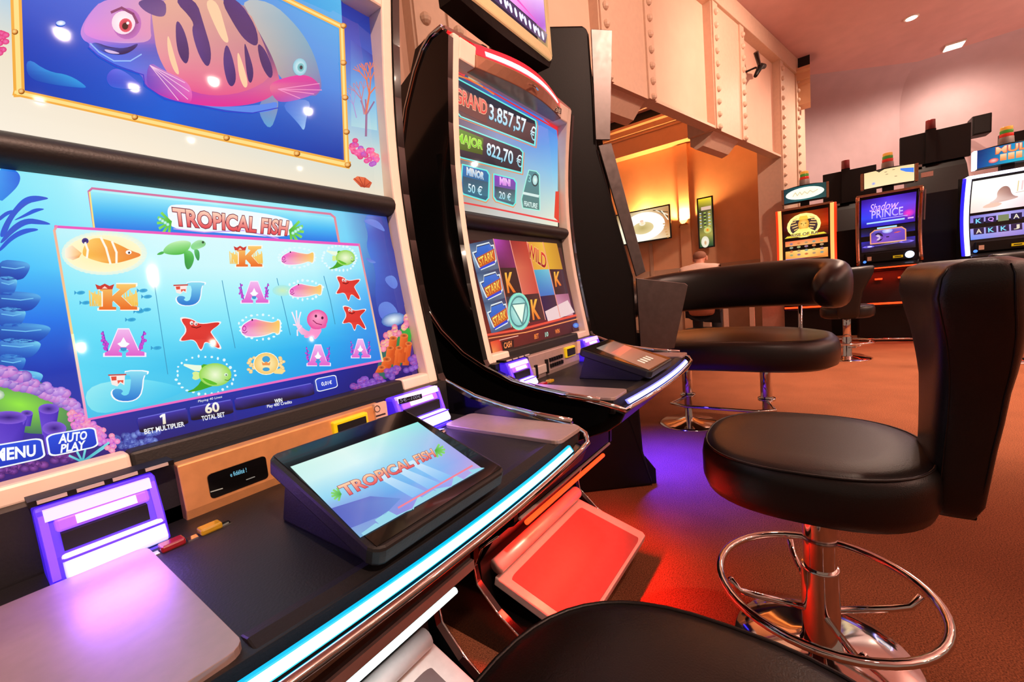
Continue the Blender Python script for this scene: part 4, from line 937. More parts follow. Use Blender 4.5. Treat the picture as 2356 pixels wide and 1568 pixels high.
# butterfly fish with golden glow
for i in range(40):
    t = 2*math.pi*i/40; a.ell(240+82*math.cos(t), 582+38*math.sin(t), 17, 13, (255, 250, 215), (220, 246, 235), 9, n=10)
a.ell(238, 583, 88, 42, (255, 240, 170), (255, 248, 205), 10, n=26)
a.poly([(150, 572), (166, 564), (188, 582), (182, 592), (168, 598), (150, 592)], [(255, 245, 225), (250, 225, 190), (250, 190, 110), (240, 160, 80), (250, 215, 170), (255, 245, 225)], 11)
a.sm = 2
fb = [(188, 585), (195, 560), (215, 546), (245, 550), (280, 565), (300, 576), (331, 586), (300, 597), (270, 605), (245, 606), (215, 598), (200, 592)]
a.poly(fb, [(250, 190, 80), (252, 205, 110), (250, 200, 100), (248, 180, 70), (245, 160, 60), (240, 140, 60), (235, 130, 60), (240, 140, 50), (240, 150, 50), (245, 165, 60), (252, 200, 110), (250, 195, 90)], 12)
for q in ([(232, 546), (244, 570), (254, 606)], [(258, 556), (268, 580), (268, 604)], [(196, 558), (202, 575), (200, 592)]): a.line(q, 5, (255, 250, 235), 13)
a.ell(196, 554, 8, 7, (40, 35, 90), (70, 60, 150), 13, n=12); a.ell(296, 580, 7, 5, W_, None, 13, n=10); a.ell(297, 581, 2.6, 2.6, (60, 40, 40), None, 14, n=8)
# turtle
a.poly([(358, 586), (372, 577), (380, 580), (372, 586)], (70, 180, 80), 11); a.poly([(372, 580), (385, 562), (410, 553), (432, 553), (442, 560), (430, 580), (415, 586), (390, 586)], [(120, 210, 120), (170, 235, 160), (210, 245, 200), (200, 240, 190), (150, 225, 140), (90, 195, 80), (60, 180, 60), (80, 190, 80)], 12)
a.poly([(436, 566), (452, 552), (466, 552), (474, 558), (472, 566), (458, 572), (445, 576)], [(130, 220, 140), (190, 235, 190), (160, 225, 160), (110, 190, 120), (140, 215, 140), (180, 235, 180), (120, 215, 130)], 12); a.ell(467, 557, 3, 3, (40, 80, 50), None, 13, n=8)
a.poly([(422, 575), (440, 576), (448, 592), (442, 612), (432, 622), (425, 610), (424, 590)], [(90, 200, 90), (130, 220, 130), (70, 185, 80), (60, 165, 80), (60, 150, 80), (50, 150, 70), (60, 175, 70)], 13); a.poly([(446, 572), (458, 574), (460, 592), (456, 602), (448, 588)], [(110, 210, 120), (60, 170, 90), (60, 160, 90), (50, 140, 80), (60, 170, 80)], 12)
a.sm = 0
s_K(208, 652, 318, 712); s_K(530, 565, 605, 613); s_A(228, 755, 338, 818); s_A(547, 646, 621, 696); s_A(700, 792, 762, 840); s_A(803, 779, 854, 822); s_J(400, 648, 472, 702); s_J(250, 852, 340, 922); s_Q(572, 810, 656, 860)
a.sm = 0
for q in ((645, 573, 722, 611), (664, 648, 740, 685), (553, 727, 644, 777)): s_pink(*q)
a.ell(650, 668, 24, 13, (205, 240, 190), (165, 235, 235), 10, n=14)
s_green(745, 569, 818, 618); s_green(410, 826, 535, 900); s_star(412, 731, 508, 803); s_star(772, 635, 829, 690); s_star(787, 704, 842, 758); s_jelly(672, 711, 755, 782)
a.sm = 0
# logo
lg = [(396, 477), (665, 508), (660, 542), (402, 519)]
a.sm = 2; a.poly([(384, 478), (400, 468), (520, 478), (668, 500), (676, 524), (664, 548), (520, 536), (400, 528), (388, 508)], (240, 251, 255), 3); a.sm = 0; a.text('TROPICAL FISH', lg, W_, None, 5, .13)
a.text('TROPICAL FISH', lg, (252, 215, 190), (225, 70, 80), 7, .03, (120, 35, 60), .035)
for bx, by, sx in ((392, 510, -1), (668, 530, 1)):
    for i in range(6): t = math.radians(40+28*i); a.line([(bx, by), (bx+sx*26*abs(math.sin(t))+sx*3, by-26*math.cos(t))], 6, (60, 175, 50), 6, c2=(130, 225, 90))
    for i in range(4): a.ell(bx+sx*(6+6*i), by+6-4*i, 4, 4, (235, 255, 245), (120, 220, 200), 7, n=8)
a.line([(400, 526), (470, 534), (560, 530), (640, 548)], 2.5, (200, 160, 240), 5)
# meters and buttons
def meter(q, k=10):
    H = homog(q); a.poly([H(u, v) for u, v in rrect(0, 0, 1, 1, .12, 3)], [mixc((70, 60, 190), (25, 12, 30), min(1, v*1.6)) for u, v in rrect(0, 0, 1, 1, .12, 3)], k); a.line([H(.03, .02), H(.97, .02)], 2, (110, 110, 220), k+1)
meter([(315, 962), (430, 938), (434, 975), (322, 996)]); meter([(435, 937), (533, 918), (538, 950), (440, 968)]); meter([(538, 917), (720, 880), (724, 908), (543, 945)])
a.poly([(367, 957), (372, 953), (376, 956), (369, 961)], W_, 14); a.text('1', [(373, 952), (380, 951), (382, 974), (375, 976)], W_, (235, 220, 190), 14, .03)
a.text('BET MULTIPLIER', [(331, 987), (423, 969), (425, 980), (333, 999)], W_, None, 14, .02); a.text('60', [(470, 928), (503, 923), (506, 946), (473, 952)], W_, (240, 225, 190), 14, .03)
a.text('TOTAL BET', [(463, 957), (516, 947), (518, 958), (465, 968)], W_, None, 14, .02); a.text('Playing 40 Lines', [(456, 920), (511, 909), (511, 916), (456, 927)], W_, None, 14, .0)
a.text('WIN', [(631, 918), (649, 915), (650, 924), (632, 927)], W_, None, 14, .03); a.text('Play 480 Credits', [(614, 931), (671, 920), (672, 929), (615, 940)], W_, None, 14, .01)
def btn(q, c=(40, 80, 225)):
    H = homog(q); a.poly([H(u, v) for u, v in rrect(0, 0, 1, 1, .17, 4)], (245, 250, 255), 12); a.poly([H(u, v) for u, v in rrect(.035, .06, .965, .94, .15, 4)], [mixc(c, (25, 55, 190), v) for u, v in rrect(.035, .06, .965, .94, .15, 4)], 13)
btn([(-62, 1031), (97, 1005), (106, 1053), (-54, 1089)]); btn([(104, 1000), (219, 980), (228, 1027), (113, 1052)]); btn([(724, 871), (773, 861), (778, 890), (730, 902)], (50, 80, 210))
a.text('MENU', [(-22, 1033), (82, 1022), (86, 1048), (-17, 1064)], W_, None, 15, .035, shear=.15); a.text('AUTO', [(134, 998), (200, 990), (201, 1010), (134, 1021)], W_, None, 15, .035, shear=.12); a.text('PLAY', [(139, 1022), (197, 1012), (198, 1031), (139, 1042)], W_, None, 15, .035, shear=.12)
a.text('0,01€', [(739, 878), (763, 874), (764, 884), (740, 889)], W_, None, 15, .02)
a.build('lower_screen', SM, M1)
# small pad of the first machine
n_, d_ = pad_fn(0, 0)
def padart(dx, off):
    n, d = pad_fn(dx, off); return lambda x, y, q: on(x, y, n, d+.0016-q)
a = Art(padart(0, 0), maxe=40)
pq = [(668, 1073), (961, 970), (1111, 1078), (829, 1236)]
a.table(pq, [[(205, 245, 235), (225, 248, 240), (190, 245, 235), (150, 235, 230)], [(200, 240, 240), (215, 245, 245), (170, 225, 240), (160, 200, 235)], [(150, 215, 240), (140, 210, 245), (150, 210, 245), (165, 170, 230)], [(130, 130, 215), (110, 170, 235), (120, 190, 245), (170, 160, 230)], [(120, 180, 220), (150, 140, 225), (160, 160, 240), (200, 170, 225)]], 0, 3)
H = homog(pq)
for i in range(9): u = .02+.11*i; a.poly([H(u, .97-.05*math.sin(i*1.7)), H(u+.1, .95-.06*math.sin(i*2.3)), H(u+.12, 1), H(u, 1)], (150, 215, 235), 1)
a.poly([H(.0, .62), H(.22, .68), H(.35, .85), H(.2, .92), H(.0, .88)], [(90, 100, 190), (100, 120, 205), (110, 150, 220), (100, 130, 210), (90, 110, 200)], 1)
for u in (.35, .48, .6): a.poly([H(u, .5), H(u+.05, .5), H(u+.16, .9), H(u+.06, .9)], [(215, 240, 252), (215, 240, 252), (130, 190, 245), (130, 190, 245)], 1)
a.text('TROPICAL FISH', [(776, 1118), (992, 1031), (1004, 1049), (795, 1143)], (252, 215, 170), (230, 80, 90), 5, .03, (150, 50, 80), .03)
for bx, by, sx in ((783, 1136, -1), (1003, 1036, 1)):
    for i in range(6): t = math.radians(20+30*i); a.line([(bx, by), (bx+sx*20*abs(math.sin(t)), by-14*math.cos(t))], 5, (70, 170, 60), 3, c2=(140, 220, 110))
a.line([(917, 1167), (1086, 1071)], 4, (245, 130, 150), 3)
a.build('touch_screen', PADM, PAD1)
n_, d_ = (0, -1, 0), -.6345
a = Art(lambda x, y, q: onY(x, y, .6349+q), maxe=40)
a.text('e fidélité !', [(529, 1087), (566, 1075), (568, 1085), (531, 1097)], (140, 220, 250), None, 1, .0)
a.line([(485, 1131), (512, 1123)], 2.2, (190, 170, 150), 1); a.line([(567, 1103), (586, 1096)], 2, (150, 140, 130), 1)
a.build('display_text', screen_mat('dim_display', .9), M1)
# banknote sign on the right acceptor and card text
a = Art(lambda x, y, q: onY(x, y, .6195+q), maxe=40)
a.poly([(916, 918), (970, 905), (972, 916), (919, 930)], (20, 16, 22), 0); a.text('5€–100€', [(920, 917), (967, 907), (968, 914), (921, 926)], (150, 140, 160), None, 2, .0)
a.build('value_label', screen_mat('dim_display', .9), M1)
a = Art(lambda x, y, q: onY(x, y, .6325+q), maxe=40)
a.line([(866, 957), (886, 951)], 3.5, (60, 40, 40), 1); a.line([(869, 964), (889, 958)], 3, (60, 40, 40), 1); a.ring(868, 940, 7, 8, .2, (150, 115, 105), 1, n=14)
a.build('card_print', mat('print_ink', (50, 36, 36), .7, noise=.05), M1)

# ------------------------------------------------------------------ pictures on the second machine
a = Art(art_flat(.806, .012), maxe=60); a.zmax = 1.622
up2q = [m1x(.037, 1.615, .028, .806, .012), m1x(.579, 1.615, .028, .806, .012), m1x(.579, 1.25, .028, .806, .012), m1x(.037, 1.25, .028, .806, .012)]
a.table(up2q, [[(70, 80, 110), (70, 110, 190), (60, 110, 215), (70, 130, 225)], [(60, 70, 100), (90, 130, 200), (80, 140, 225), (90, 165, 235)], [(80, 90, 110), (140, 170, 190), (130, 185, 225), (130, 200, 235)], [(130, 130, 130), (180, 195, 190), (175, 210, 215), (190, 225, 220)], [(190, 180, 170), (205, 205, 200), (215, 220, 210), (240, 240, 210)]], 0, 3)
a.poly([(1038, 140), (1075, 164), (1068, 176), (1040, 160)], (240, 70, 70), 2); a.line([(1040, 165), (1112, 200), (1285, 300)], 3.5, (225, 50, 60), 3); a.poly([(1075, 164), (1114, 186), (1114, 196), (1078, 180)], (200, 195, 170), 2)
a.poly([(1230, 252), (1286, 284), (1286, 345), (1281, 300), (1255, 278)], (230, 40, 50), 3); a.poly([(1278, 440), (1286, 440), (1286, 510), (1275, 500)], (225, 60, 40), 3)
a.line([(1042, 170), (1080, 182), (1120, 205), (1136, 216)], 4, (240, 150, 70), 3); a.line([(1056, 464), (1140, 480), (1286, 510)], 4, (235, 70, 70), 3)
def panel(pts, ct=(60, 66, 82), cb=(30, 34, 44), br=(110, 240, 230), gl=None):
    a.vgrad(pts, ct, cb, 5); a.line(pts, 3, br, 7, True)
    c = (sum(p[0] for p in pts)/len(pts), sum(p[1] for p in pts)/len(pts)); a.line([(c[0]+(x-c[0])*1.05-1, c[1]+(y-c[1])*1.05+2) for x, y in pts], 1.8, (235, 140, 70), 4, True)
panel([(1044, 176), (1232, 277), (1234, 288), (1230, 334), (1060, 268), (1047, 252)]); panel([(1045, 284), (1196, 342), (1203, 350), (1200, 397), (1060, 362), (1049, 350)])
a.vgrad([(1047, 292), (1112, 318), (1110, 356), (1052, 342)], (60, 150, 50), (70, 90, 30), 6); a.vgrad([(1048, 200), (1122, 236), (1120, 285), (1052, 252)], (90, 50, 55), (60, 35, 40), 6)
a.text('GRAND', [(1048, 200), (1121, 233), (1120, 265), (1048, 235)], (250, 120, 110), (215, 40, 40), 9, .02, (250, 190, 150), .035)
a.text('3.857,57', [(1126, 238), (1211, 274), (1210, 313), (1125, 280)], W_, (110, 205, 235), 9, .02); a.text('€', [(1221, 287), (1233, 293), (1231, 325), (1220, 319)], W_, (140, 215, 235), 9, .0)
a.text('MAJOR', [(1051, 304), (1111, 324), (1110, 350), (1051, 333)], (150, 235, 60), (90, 190, 30), 9, .02, (235, 250, 140), .03)
a.text('822,70', [(1120, 327), (1181, 348), (1180, 384), (1120, 361)], W_, (110, 205, 235), 9, .02); a.text('€', [(1189, 353), (1201, 358), (1200, 386), (1188, 381)], W_, (140, 215, 235), 9, .0)
panel([(1064, 378), (1120, 392), (1126, 402), (1124, 455), (1118, 462), (1066, 446), (1060, 436)], (60, 120, 190), (50, 100, 120)); panel([(1136, 400), (1182, 411), (1188, 420), (1186, 466), (1181, 473), (1142, 461), (1136, 452)], (150, 60, 200), (60, 110, 110))
a.vgrad([(1065, 405), (1124, 419), (1122, 452), (1066, 440)], (70, 90, 110), (60, 120, 140), 6); a.vgrad([(1138, 428), (1186, 437), (1184, 466), (1142, 455)], (60, 70, 90), (90, 150, 150), 6)
a.text('MINOR', [(1074, 384), (1114, 397), (1113, 413), (1074, 402)], (240, 250, 255), (110, 180, 240), 9, .03, (250, 220, 170), .03); a.text('50 €', [(1077, 420), (1110, 429), (1109, 450), (1077, 441)], W_, (140, 215, 235), 9, .01)
a.text('MINI', [(1150, 407), (1174, 413), (1174, 428), (1150, 424)], (250, 220, 255), (220, 110, 235), 9, .02, (250, 200, 240), .03); a.text('20 €', [(1148, 438), (1176, 445), (1175, 462), (1148, 456)], W_, (140, 215, 235), 9, .01)
bd = [(1217, 391), (1234, 394), (1241, 402), (1242, 484), (1203, 478), (1200, 458), (1211, 412)]; a.vgrad(bd, (70, 140, 150), (90, 130, 125), 5); a.line(bd, 2, (160, 245, 225), 7, True)
a.ring(1231, 414, 8, 15, .25, (40, 70, 75), 7, n=16); a.ell(1231, 414, 6, 12, (235, 255, 250), (150, 210, 210), 7, n=14); a.text('3', [(1215, 400), (1222, 402), (1222, 420), (1215, 418)], (130, 200, 200), None, 7, .01)
a.text('FEATURE', [(1206, 462), (1237, 468), (1236, 480), (1206, 473)], (225, 250, 245), None, 8, .02); a.line([(1205, 444), (1238, 451)], 6, (215, 240, 235), 8)
a.build('upper_screen', SM, M2)
a = Art(art_face(.806, .012), maxe=26); a.nrm = face_n
lo2q = [m1x(.037, 1.172, .028, .806, .012), m1x(.585, 1.172, .028, .806, .012), m1x(.60, .85, .028, .806, .012), m1x(.037, .85, .028, .806, .012)]
a.table(lo2q, [[(70, 30, 30)]*3, [(60, 25, 30), (70, 30, 40), (60, 30, 40)], [(80, 25, 25), (100, 30, 40), (70, 30, 40)], [(120, 40, 30), (120, 30, 40), (60, 25, 60)], [(120, 40, 25), (80, 25, 25), (60, 25, 35)]], 0, 3)
xs_t = [1079, 1135, 1173, 1212, 1249, 1281]; xs_b = [1131, 1177, 1218, 1255, 1289, 1319]; yt = [561, 549, 553, 556, 557, 560]; yb = [768, 752, 742, 735, 729, 724]
def cell(i, v0, v1):
    f = lambda k, v: (xs_t[k]+(xs_b[k]-xs_t[k])*v+(0 if k else 0), yt[k]+(yb[k]-yt[k])*v); return [f(i, v0), f(i+1, v0), f(i+1, v1), f(i, v1)]
def fill(i, v0, v1, rows, k=2): a.table(cell(i, v0, v1), rows, k, 4)
for j in range(3): fill(0, j/3, (j+1)/3, [[(70, 95, 130), (50, 60, 90)], [(150, 175, 200), (80, 100, 140)], [(60, 80, 120), (90, 110, 130)]])
fill(1, 0, .33, [[(190, 70, 200), (120, 30, 80)], [(90, 30, 60), (130, 40, 90)]]); fill(1, .33, .66, [[(45, 28, 26), (60, 34, 30)], [(70, 40, 34), (50, 30, 30)]]); fill(1, .66, 1, [[(60, 60, 70), (70, 50, 60)]]*2)
fill(2, 0, .66, [[(150, 40, 40), (190, 60, 40)], [(215, 110, 80), (200, 80, 60)], [(220, 110, 90), (200, 70, 60)]]); fill(2, .66, 1, [[(60, 34, 34), (80, 44, 44)]]*2)
fill(3, 0, .36, [[(225, 150, 50), (240, 190, 70)], [(225, 160, 60), (235, 180, 60)]]); fill(3, .36, .70, [[(70, 170, 200), (120, 200, 215)], [(60, 110, 190), (60, 120, 200)]]); fill(3, .70, 1, [[(40, 25, 70), (60, 40, 60)]]*2)
fill(4, 0, .36, [[(225, 170, 50), (200, 140, 40)]]*2); fill(4, .36, .70, [[(55, 32, 30), (60, 40, 60)]]*2); fill(4, .70, 1, [[(190, 120, 150), (160, 90, 120)], [(225, 180, 200), (200, 140, 160)]])
for i in range(1, 5): a.line([cell(i, 0, 1)[0], cell(i, 0, 1)[3]], 1.6, (240, 150, 130), 5)
for j in range(3):
    H = homog(cell(0, j/3+.01, (j+1)/3-.01))
    for off_, col, k in ((.0, (225, 235, 240), 4), (.045, (50, 60, 90), 5), (.075, (60, 120, 215), 6)):
        e = off_; p8 = [(.04+e, .26+e), (.22, .24+e), (.28, .06+e), (.80, .04+e), (.84, .16+e), (.97-e, .16+e), (.95-e, .74-e), (.84-e, .86-e), (.22+e, .94-e), (.14+e, .8-e)]; a.poly([H(*q) for q in p8], [mixc(col, (40, 70, 170) if k == 6 else col, v) for u, v in p8], k)
    a.poly([H(.16, .48), H(.95, .30), H(.92, .70), H(.20, .84)], (210, 90, 40), 7)
    a.text('STARK', [H(.19, .50), H(.91, .34), H(.86, .66), H(.22, .80)], (255, 225, 110), (245, 150, 40), 9, .03, (90, 30, 30), .03)
    a.line([H(.2, .88), H(.85, .78)], 4, (50, 70, 210), 8)
a.text('K', [(1161, 627), (1180, 625), (1187, 672), (1168, 674)], (255, 190, 70), (235, 110, 40), 6, .03); a.text('K', [(1220, 689), (1238, 687), (1244, 733), (1226, 736)], (255, 190, 70), (235, 110, 40), 6, .03); a.text('K', [(1274, 625), (1288, 624), (1292, 656), (1278, 660)], (255, 190, 70), (235, 110, 40), 6, .03)
a.text('WILD', [(1214, 558), (1257, 586), (1257, 620), (1215, 590)], (225, 60, 50), (150, 25, 30), 6, .02, (250, 200, 120), .03)
a.ell(1194, 716, 25, 43, (215, 255, 240), (110, 190, 190), 7, rot=-8, n=24); a.ring(1194, 716, 25, 43, .1, (140, 235, 205), 9, n=24); a.ring(1194, 716, 21, 36, .1, (70, 130, 130), 8, n=24)
a.poly([(1177, 700), (1209, 697), (1202, 745)], (235, 255, 235), 10); a.line([(1177, 700), (1209, 697), (1202, 746)], 3, (80, 140, 140), 11, True)
a.poly([(1254, 716), (1306, 690), (1322, 718), (1262, 742)], (235, 205, 205), 4)  # pale glare of a reflection, painted onto the screen
a.line([(1122, 770), (1200, 757), (1336, 722)], 5, (235, 80, 60), 5); a.line([(1125, 778), (1210, 764), (1340, 730)], 2.5, (245, 150, 90), 6); a.poly([(1128, 786), (1150, 780), (1158, 812), (1134, 812)], [(240, 90, 50), (220, 50, 40), (200, 60, 40), (245, 150, 80)], 4)
a.line([(1150, 782), (1192, 772)], 2, (245, 180, 160), 6); a.poly([(1155, 786), (1182, 780), (1183, 801), (1158, 806)], (45, 20, 18), 5)
a.text('CASH', [(1159, 788), (1177, 783), (1178, 797), (1160, 802)], (250, 140, 80), None, 7, .03); a.text('BET', [(1229, 769), (1239, 766), (1240, 777), (1230, 780)], (245, 130, 60), None, 7, .03); a.text('WIN', [(1277, 758), (1287, 755), (1288, 765), (1278, 768)], (245, 130, 60), None, 7, .03); a.text('10', [(1254, 764), (1261, 762), (1262, 773), (1255, 775)], (170, 220, 200), None, 7, .03)
a.ell(1325, 748, 7, 6, (110, 180, 240), (60, 90, 200), 7, n=10)
a.build('lower_screen', SM, M2)
a = Art(padart(.806, .012), maxe=40)
pq = [(1372, 800), (1412, 784), (1536, 826), (1492, 850)]
a.table(pq, [[(150, 140, 130), (110, 90, 80)], [(190, 120, 100), (180, 100, 85)], [(150, 115, 100), (140, 100, 85)], [(150, 110, 90), (130, 90, 75)]], 0, 3)
H = homog(pq); a.poly([H(.25, .74), H(.75, .74), H(.75, .86), H(.25, .86)], (245, 225, 200), 1); a.poly([H(.1, .3), H(.95, .26), H(.95, .42), H(.1, .48)], (225, 120, 100), 1)
for u in (.35, .5, .65): a.line([H(u, .72), H(u, .88)], 2, (120, 90, 70), 2)
a.build('touch_screen', PADM, PAD2)
a = Art(lambda x, y, q: onY(x, y, .686+q), maxe=40)
a.poly([(1272, 240), (1292, 250), (1291, 263), (1271, 254)], (60, 34, 26), 0); a.text('138', [(1275, 244), (1290, 251), (1289, 261), (1274, 254)], (215, 170, 140), None, 2, .0)
a.build('number_plate', screen_mat('dim_display', .5), M2)
# ------------------------------------------------------------------ stools
def sup(n, a, b, p, th0=0.0):
    out = []
    for k in range(n):
        t = 2*math.pi*k/n; c, s = math.cos(t), math.sin(t)
        out.append((math.copysign(abs(c)**(2/p), c)*a, math.copysign(abs(s)**(2/p), s)*b))
    return out
def make_stool(label, loc, rz, leather):
    """local frame: seat centre over the origin, the sitter faces +y"""
    t = thing('bar_stool', label, 'stool', loc, rz)
    B = dict(local=True)
    m = MB(); rings = []
    for f, z in ((.55, .462), (.86, .457), (.965, .470), (1.0, .495), (1.0, .545), (.985, .566), (.94, .580), (.86, .587), (.6, .5885), (.25, .588)):
        rings.append([Vector((x*f, y*f+.022, z)) for x, y in sup(48, .236, .236, 2.5)])
    m.loft(rings); seat = m.build('seat', leather, t, smooth=True, **B)
    m = MB(); pts = [Vector((x*.955, y*.955+.022, .579)) for x, y in sup(48, .236, .236, 2.5)]
    m.tube(pts, .0028, 6, closed=True); m.build('piping', leather, seat, smooth=True, **B)
    # backrest: narrow stem that opens into a curved band
    def sec(z):
        ks = [(.47, .076, .034), (.50, .090, .043), (.62, .100, .047), (.74, .120, .052), (.82, .155, .059), (.88, .185, .064), (.93, .205, .066), (.965, .210, .062), (.985, .206, .050), (.993, .196, .028)]
        for (z0, w0, h0), (z1, w1, h1) in zip(ks, ks[1:]):
            if z <= z1: u = (z-z0)/(z1-z0); return w0+(w1-w0)*u, h0+(h1-h0)*u
        return ks[-1][1:]
    def bend(x, z): return .75*max(0, min(1, (z-.70)/.22))*x*x*1.25
    m = MB(); rings = []
    for z in (.47, .48, .50, .56, .62, .68, .74, .78, .82, .85, .88, .905, .93, .95, .965, .977, .985, .990, .993):
        w_, h_ = sec(z); rings.append([Vector((x, -.228-.07*(z-.5)+y+bend(x, z), z)) for x, y in sup(40, w_, h_, 5.0)])
    m.loft(rings); bk = m.build('backrest', leather, t, smooth=True, **B)
    for sg in (1, -1):
        m = MB(); pts = []
        for z in (.49, .56, .62, .68, .74, .78, .82, .85, .88, .905, .93, .95, .965, .98):
            w_, h_ = sec(z); x = -w_*.97; pts.append(Vector((x, -.228-.07*(z-.5)+sg*h_*.69+bend(x, z), z)))
        for k in range(1, 12):
            w_, h_ = sec(.98); x = w_*.97*(-1+2*k/12); pts.append(Vector((x, -.228-.07*.48+sg*h_*.80+bend(x, .98), .979)))
        for z in (.98, .965, .95, .93, .905, .88, .85, .82, .78, .74, .68, .62, .56, .49):
            w_, h_ = sec(z); x = w_*.97; pts.append(Vector((x, -.228-.07*(z-.5)+sg*h_*.69+bend(x, z), z)))
        m.tube(pts, .0016, 6); m.build('piping', leather, bk, smooth=True, **B)
    MB().box((-.06, -.26, .462), (.06, .10, .474)).build('seat_plate', BLACK, t, bevel=.003, **B)
    MB().lathe([(.001, .465), (.036, .465), (.036, .235), (.001, .235)], n=32).build('pole', CHROME, t, smooth=True, bevel=.001, **B)
    MB().lathe([(.001, .245), (.0405, .245), (.0415, .240), (.0415, .05), (.05, .03), (.001, .03)], n=32).build('sleeve', CHROME, t, smooth=True, bevel=.001, **B)
    MB().lathe([(.001, .036), (.04, .036), (.07, .029), (.14, .017), (.198, .010), (.205, .004), (.205, 0), (.001, 0)], n=56).build('base', CHROME, t, smooth=True, **B)
    m = MB(); m.tube([Vector((.232*math.cos(a), .232*math.sin(a), .19)) for a in (2*math.pi*k/48 for k in range(48))], .0105, 10, closed=True)
    fr = m.build('foot_ring', CHROME, t, smooth=True, **B)
    for ang in (20, 110, 200, 290):
        a = math.radians(ang); u = Vector((math.cos(a), math.sin(a), 0))
        m = MB(); m.tube([u*.035+Vector((0, 0, .125)), u*.15+Vector((0, 0, .145)), u*.19+Vector((0, 0, .155)), u*.212+Vector((0, 0, .186))], .0085, 8)
        m.build('spoke', CHROME, fr, smooth=True, **B)
    return t
ST = 'bar stools at the slot machines'
s2 = make_stool('black leather bar stool on chrome pole at the second slot machine, nearest in full view', (1.236, .0, 0), 0, LEATHER)
s1 = copy_tree(s2); s1.location = (.285, .065, 0); s1['label'] = 'black bar stool seat cut off at the bottom edge, before the tropical fish machine'
for ch in list(s1.children):
    if ch.name.startswith('backrest'):
        for g in list(ch.children): bpy.data.objects.remove(g)
        bpy.data.objects.remove(ch)
s3 = copy_tree(s2); s3.location = (5.78, -.28, 0); s3.rotation_euler = (0, 0, math.radians(-90)); s3['label'] = 'far bar stool seen from behind, in front of the PRINCE machine'
s4 = copy_tree(s2); s4.location = (5.75, -1.42, 0); s4.rotation_euler = (0, 0, math.radians(-80)); s4['label'] = 'far bar stool behind the nearest stool, at the machine with blue light edge'
for s in (s1, s2, s3, s4): s['group'] = ST

# love seat: wide padded seat on two chrome poles, faces the camera side (-x)
LX, LY = 3.04, .50
t = thing('love_seat', 'wide black two person stool with curved band back in the middle distance', 'stool', (LX, LY, 0))
B = dict(local=True)
def lseat(f): return [(x*f, y*f) for x, y in sup(64, .45, .62, 2.7)]
m = MB(); rings = []
for f, z in ((.80, .462), (.93, .455), (.985, .475), (1.0, .51), (1.0, .56), (.985, .60), (.95, .622), (.90, .628), (.84, .618), (.6, .604), (.25, .600)):
    rings.append([Vector((x, y, z+.012*math.cos(y*4))) for x, y in lseat(f)])
m.loft(rings).build('seat', LEATHERB, t, smooth=True, **B)
def arc(th, r0, r1): return Vector((.02+r0*math.cos(th), r1*math.sin(th), 0))
m = MB(); rings = []
for k in range(81):
    th = math.radians(-122+244*k/80); p = arc(th, .42, .60); d_ = Vector((math.cos(th)/.42, math.sin(th)/.60, 0)).normalized()
    e = min(k, 80-k)/80; w_ = .155 if e > .10 else .155*math.sqrt(max(.004, 1-((.10-e)/.10)**2.6))
    ht = (1.095-.10*(1-2*e)**2-.775)/2; hh = ht*w_/.155
    rings.append([p+d_*(x*(1.0 if e > .07 else math.sqrt(max(.03, 1-((.07-e)/.07)**2.4)))) + Vector((0, 0, .775+ht+z*hh)) for x, z in sup(24, .080, 1, 2.8)])
m.loft(rings).build('backrest', LEATHERB, t, smooth=True, **B)
for y in (-.42, .42):
    MB().tube([(.30, y, .50), (.36, y, .62), (.36, y, .82)], .012, 10).build('back_support', CHROME, t, smooth=True, **B)
for y in (-.24, .24):
    MB().lathe([(.001, .46), (.034, .46), (.034, .20), (.026, .20), (.026, .03), (.001, .03)], (0, y, 0), 24).build('pole', CHROME, t, smooth=True, bevel=.001, **B)
    MB().lathe([(.001, .04), (.035, .04), (.07, .026), (.18, .012), (.2, .004), (.2, 0), (.001, 0)], (0, y, 0), 40).build('base', CHROME, t, smooth=True, **B)
    MB().lathe([(.035, .20), (.05, .20), (.05, .215), (.035, .215)], (0, y, 0), 24).build('clamp', CHROME, t, smooth=True, **B)
m = MB(); m.tube([Vector((-.02, .24, .2)), Vector((-.20, .30, .19)), Vector((-.25, .2, .19)), Vector((-.25, -.2, .19)), Vector((-.2, -.30, .19)), Vector((-.02, -.24, .2))], .010, 8)
m.build('foot_rail', CHROME, t, smooth=True, **B)

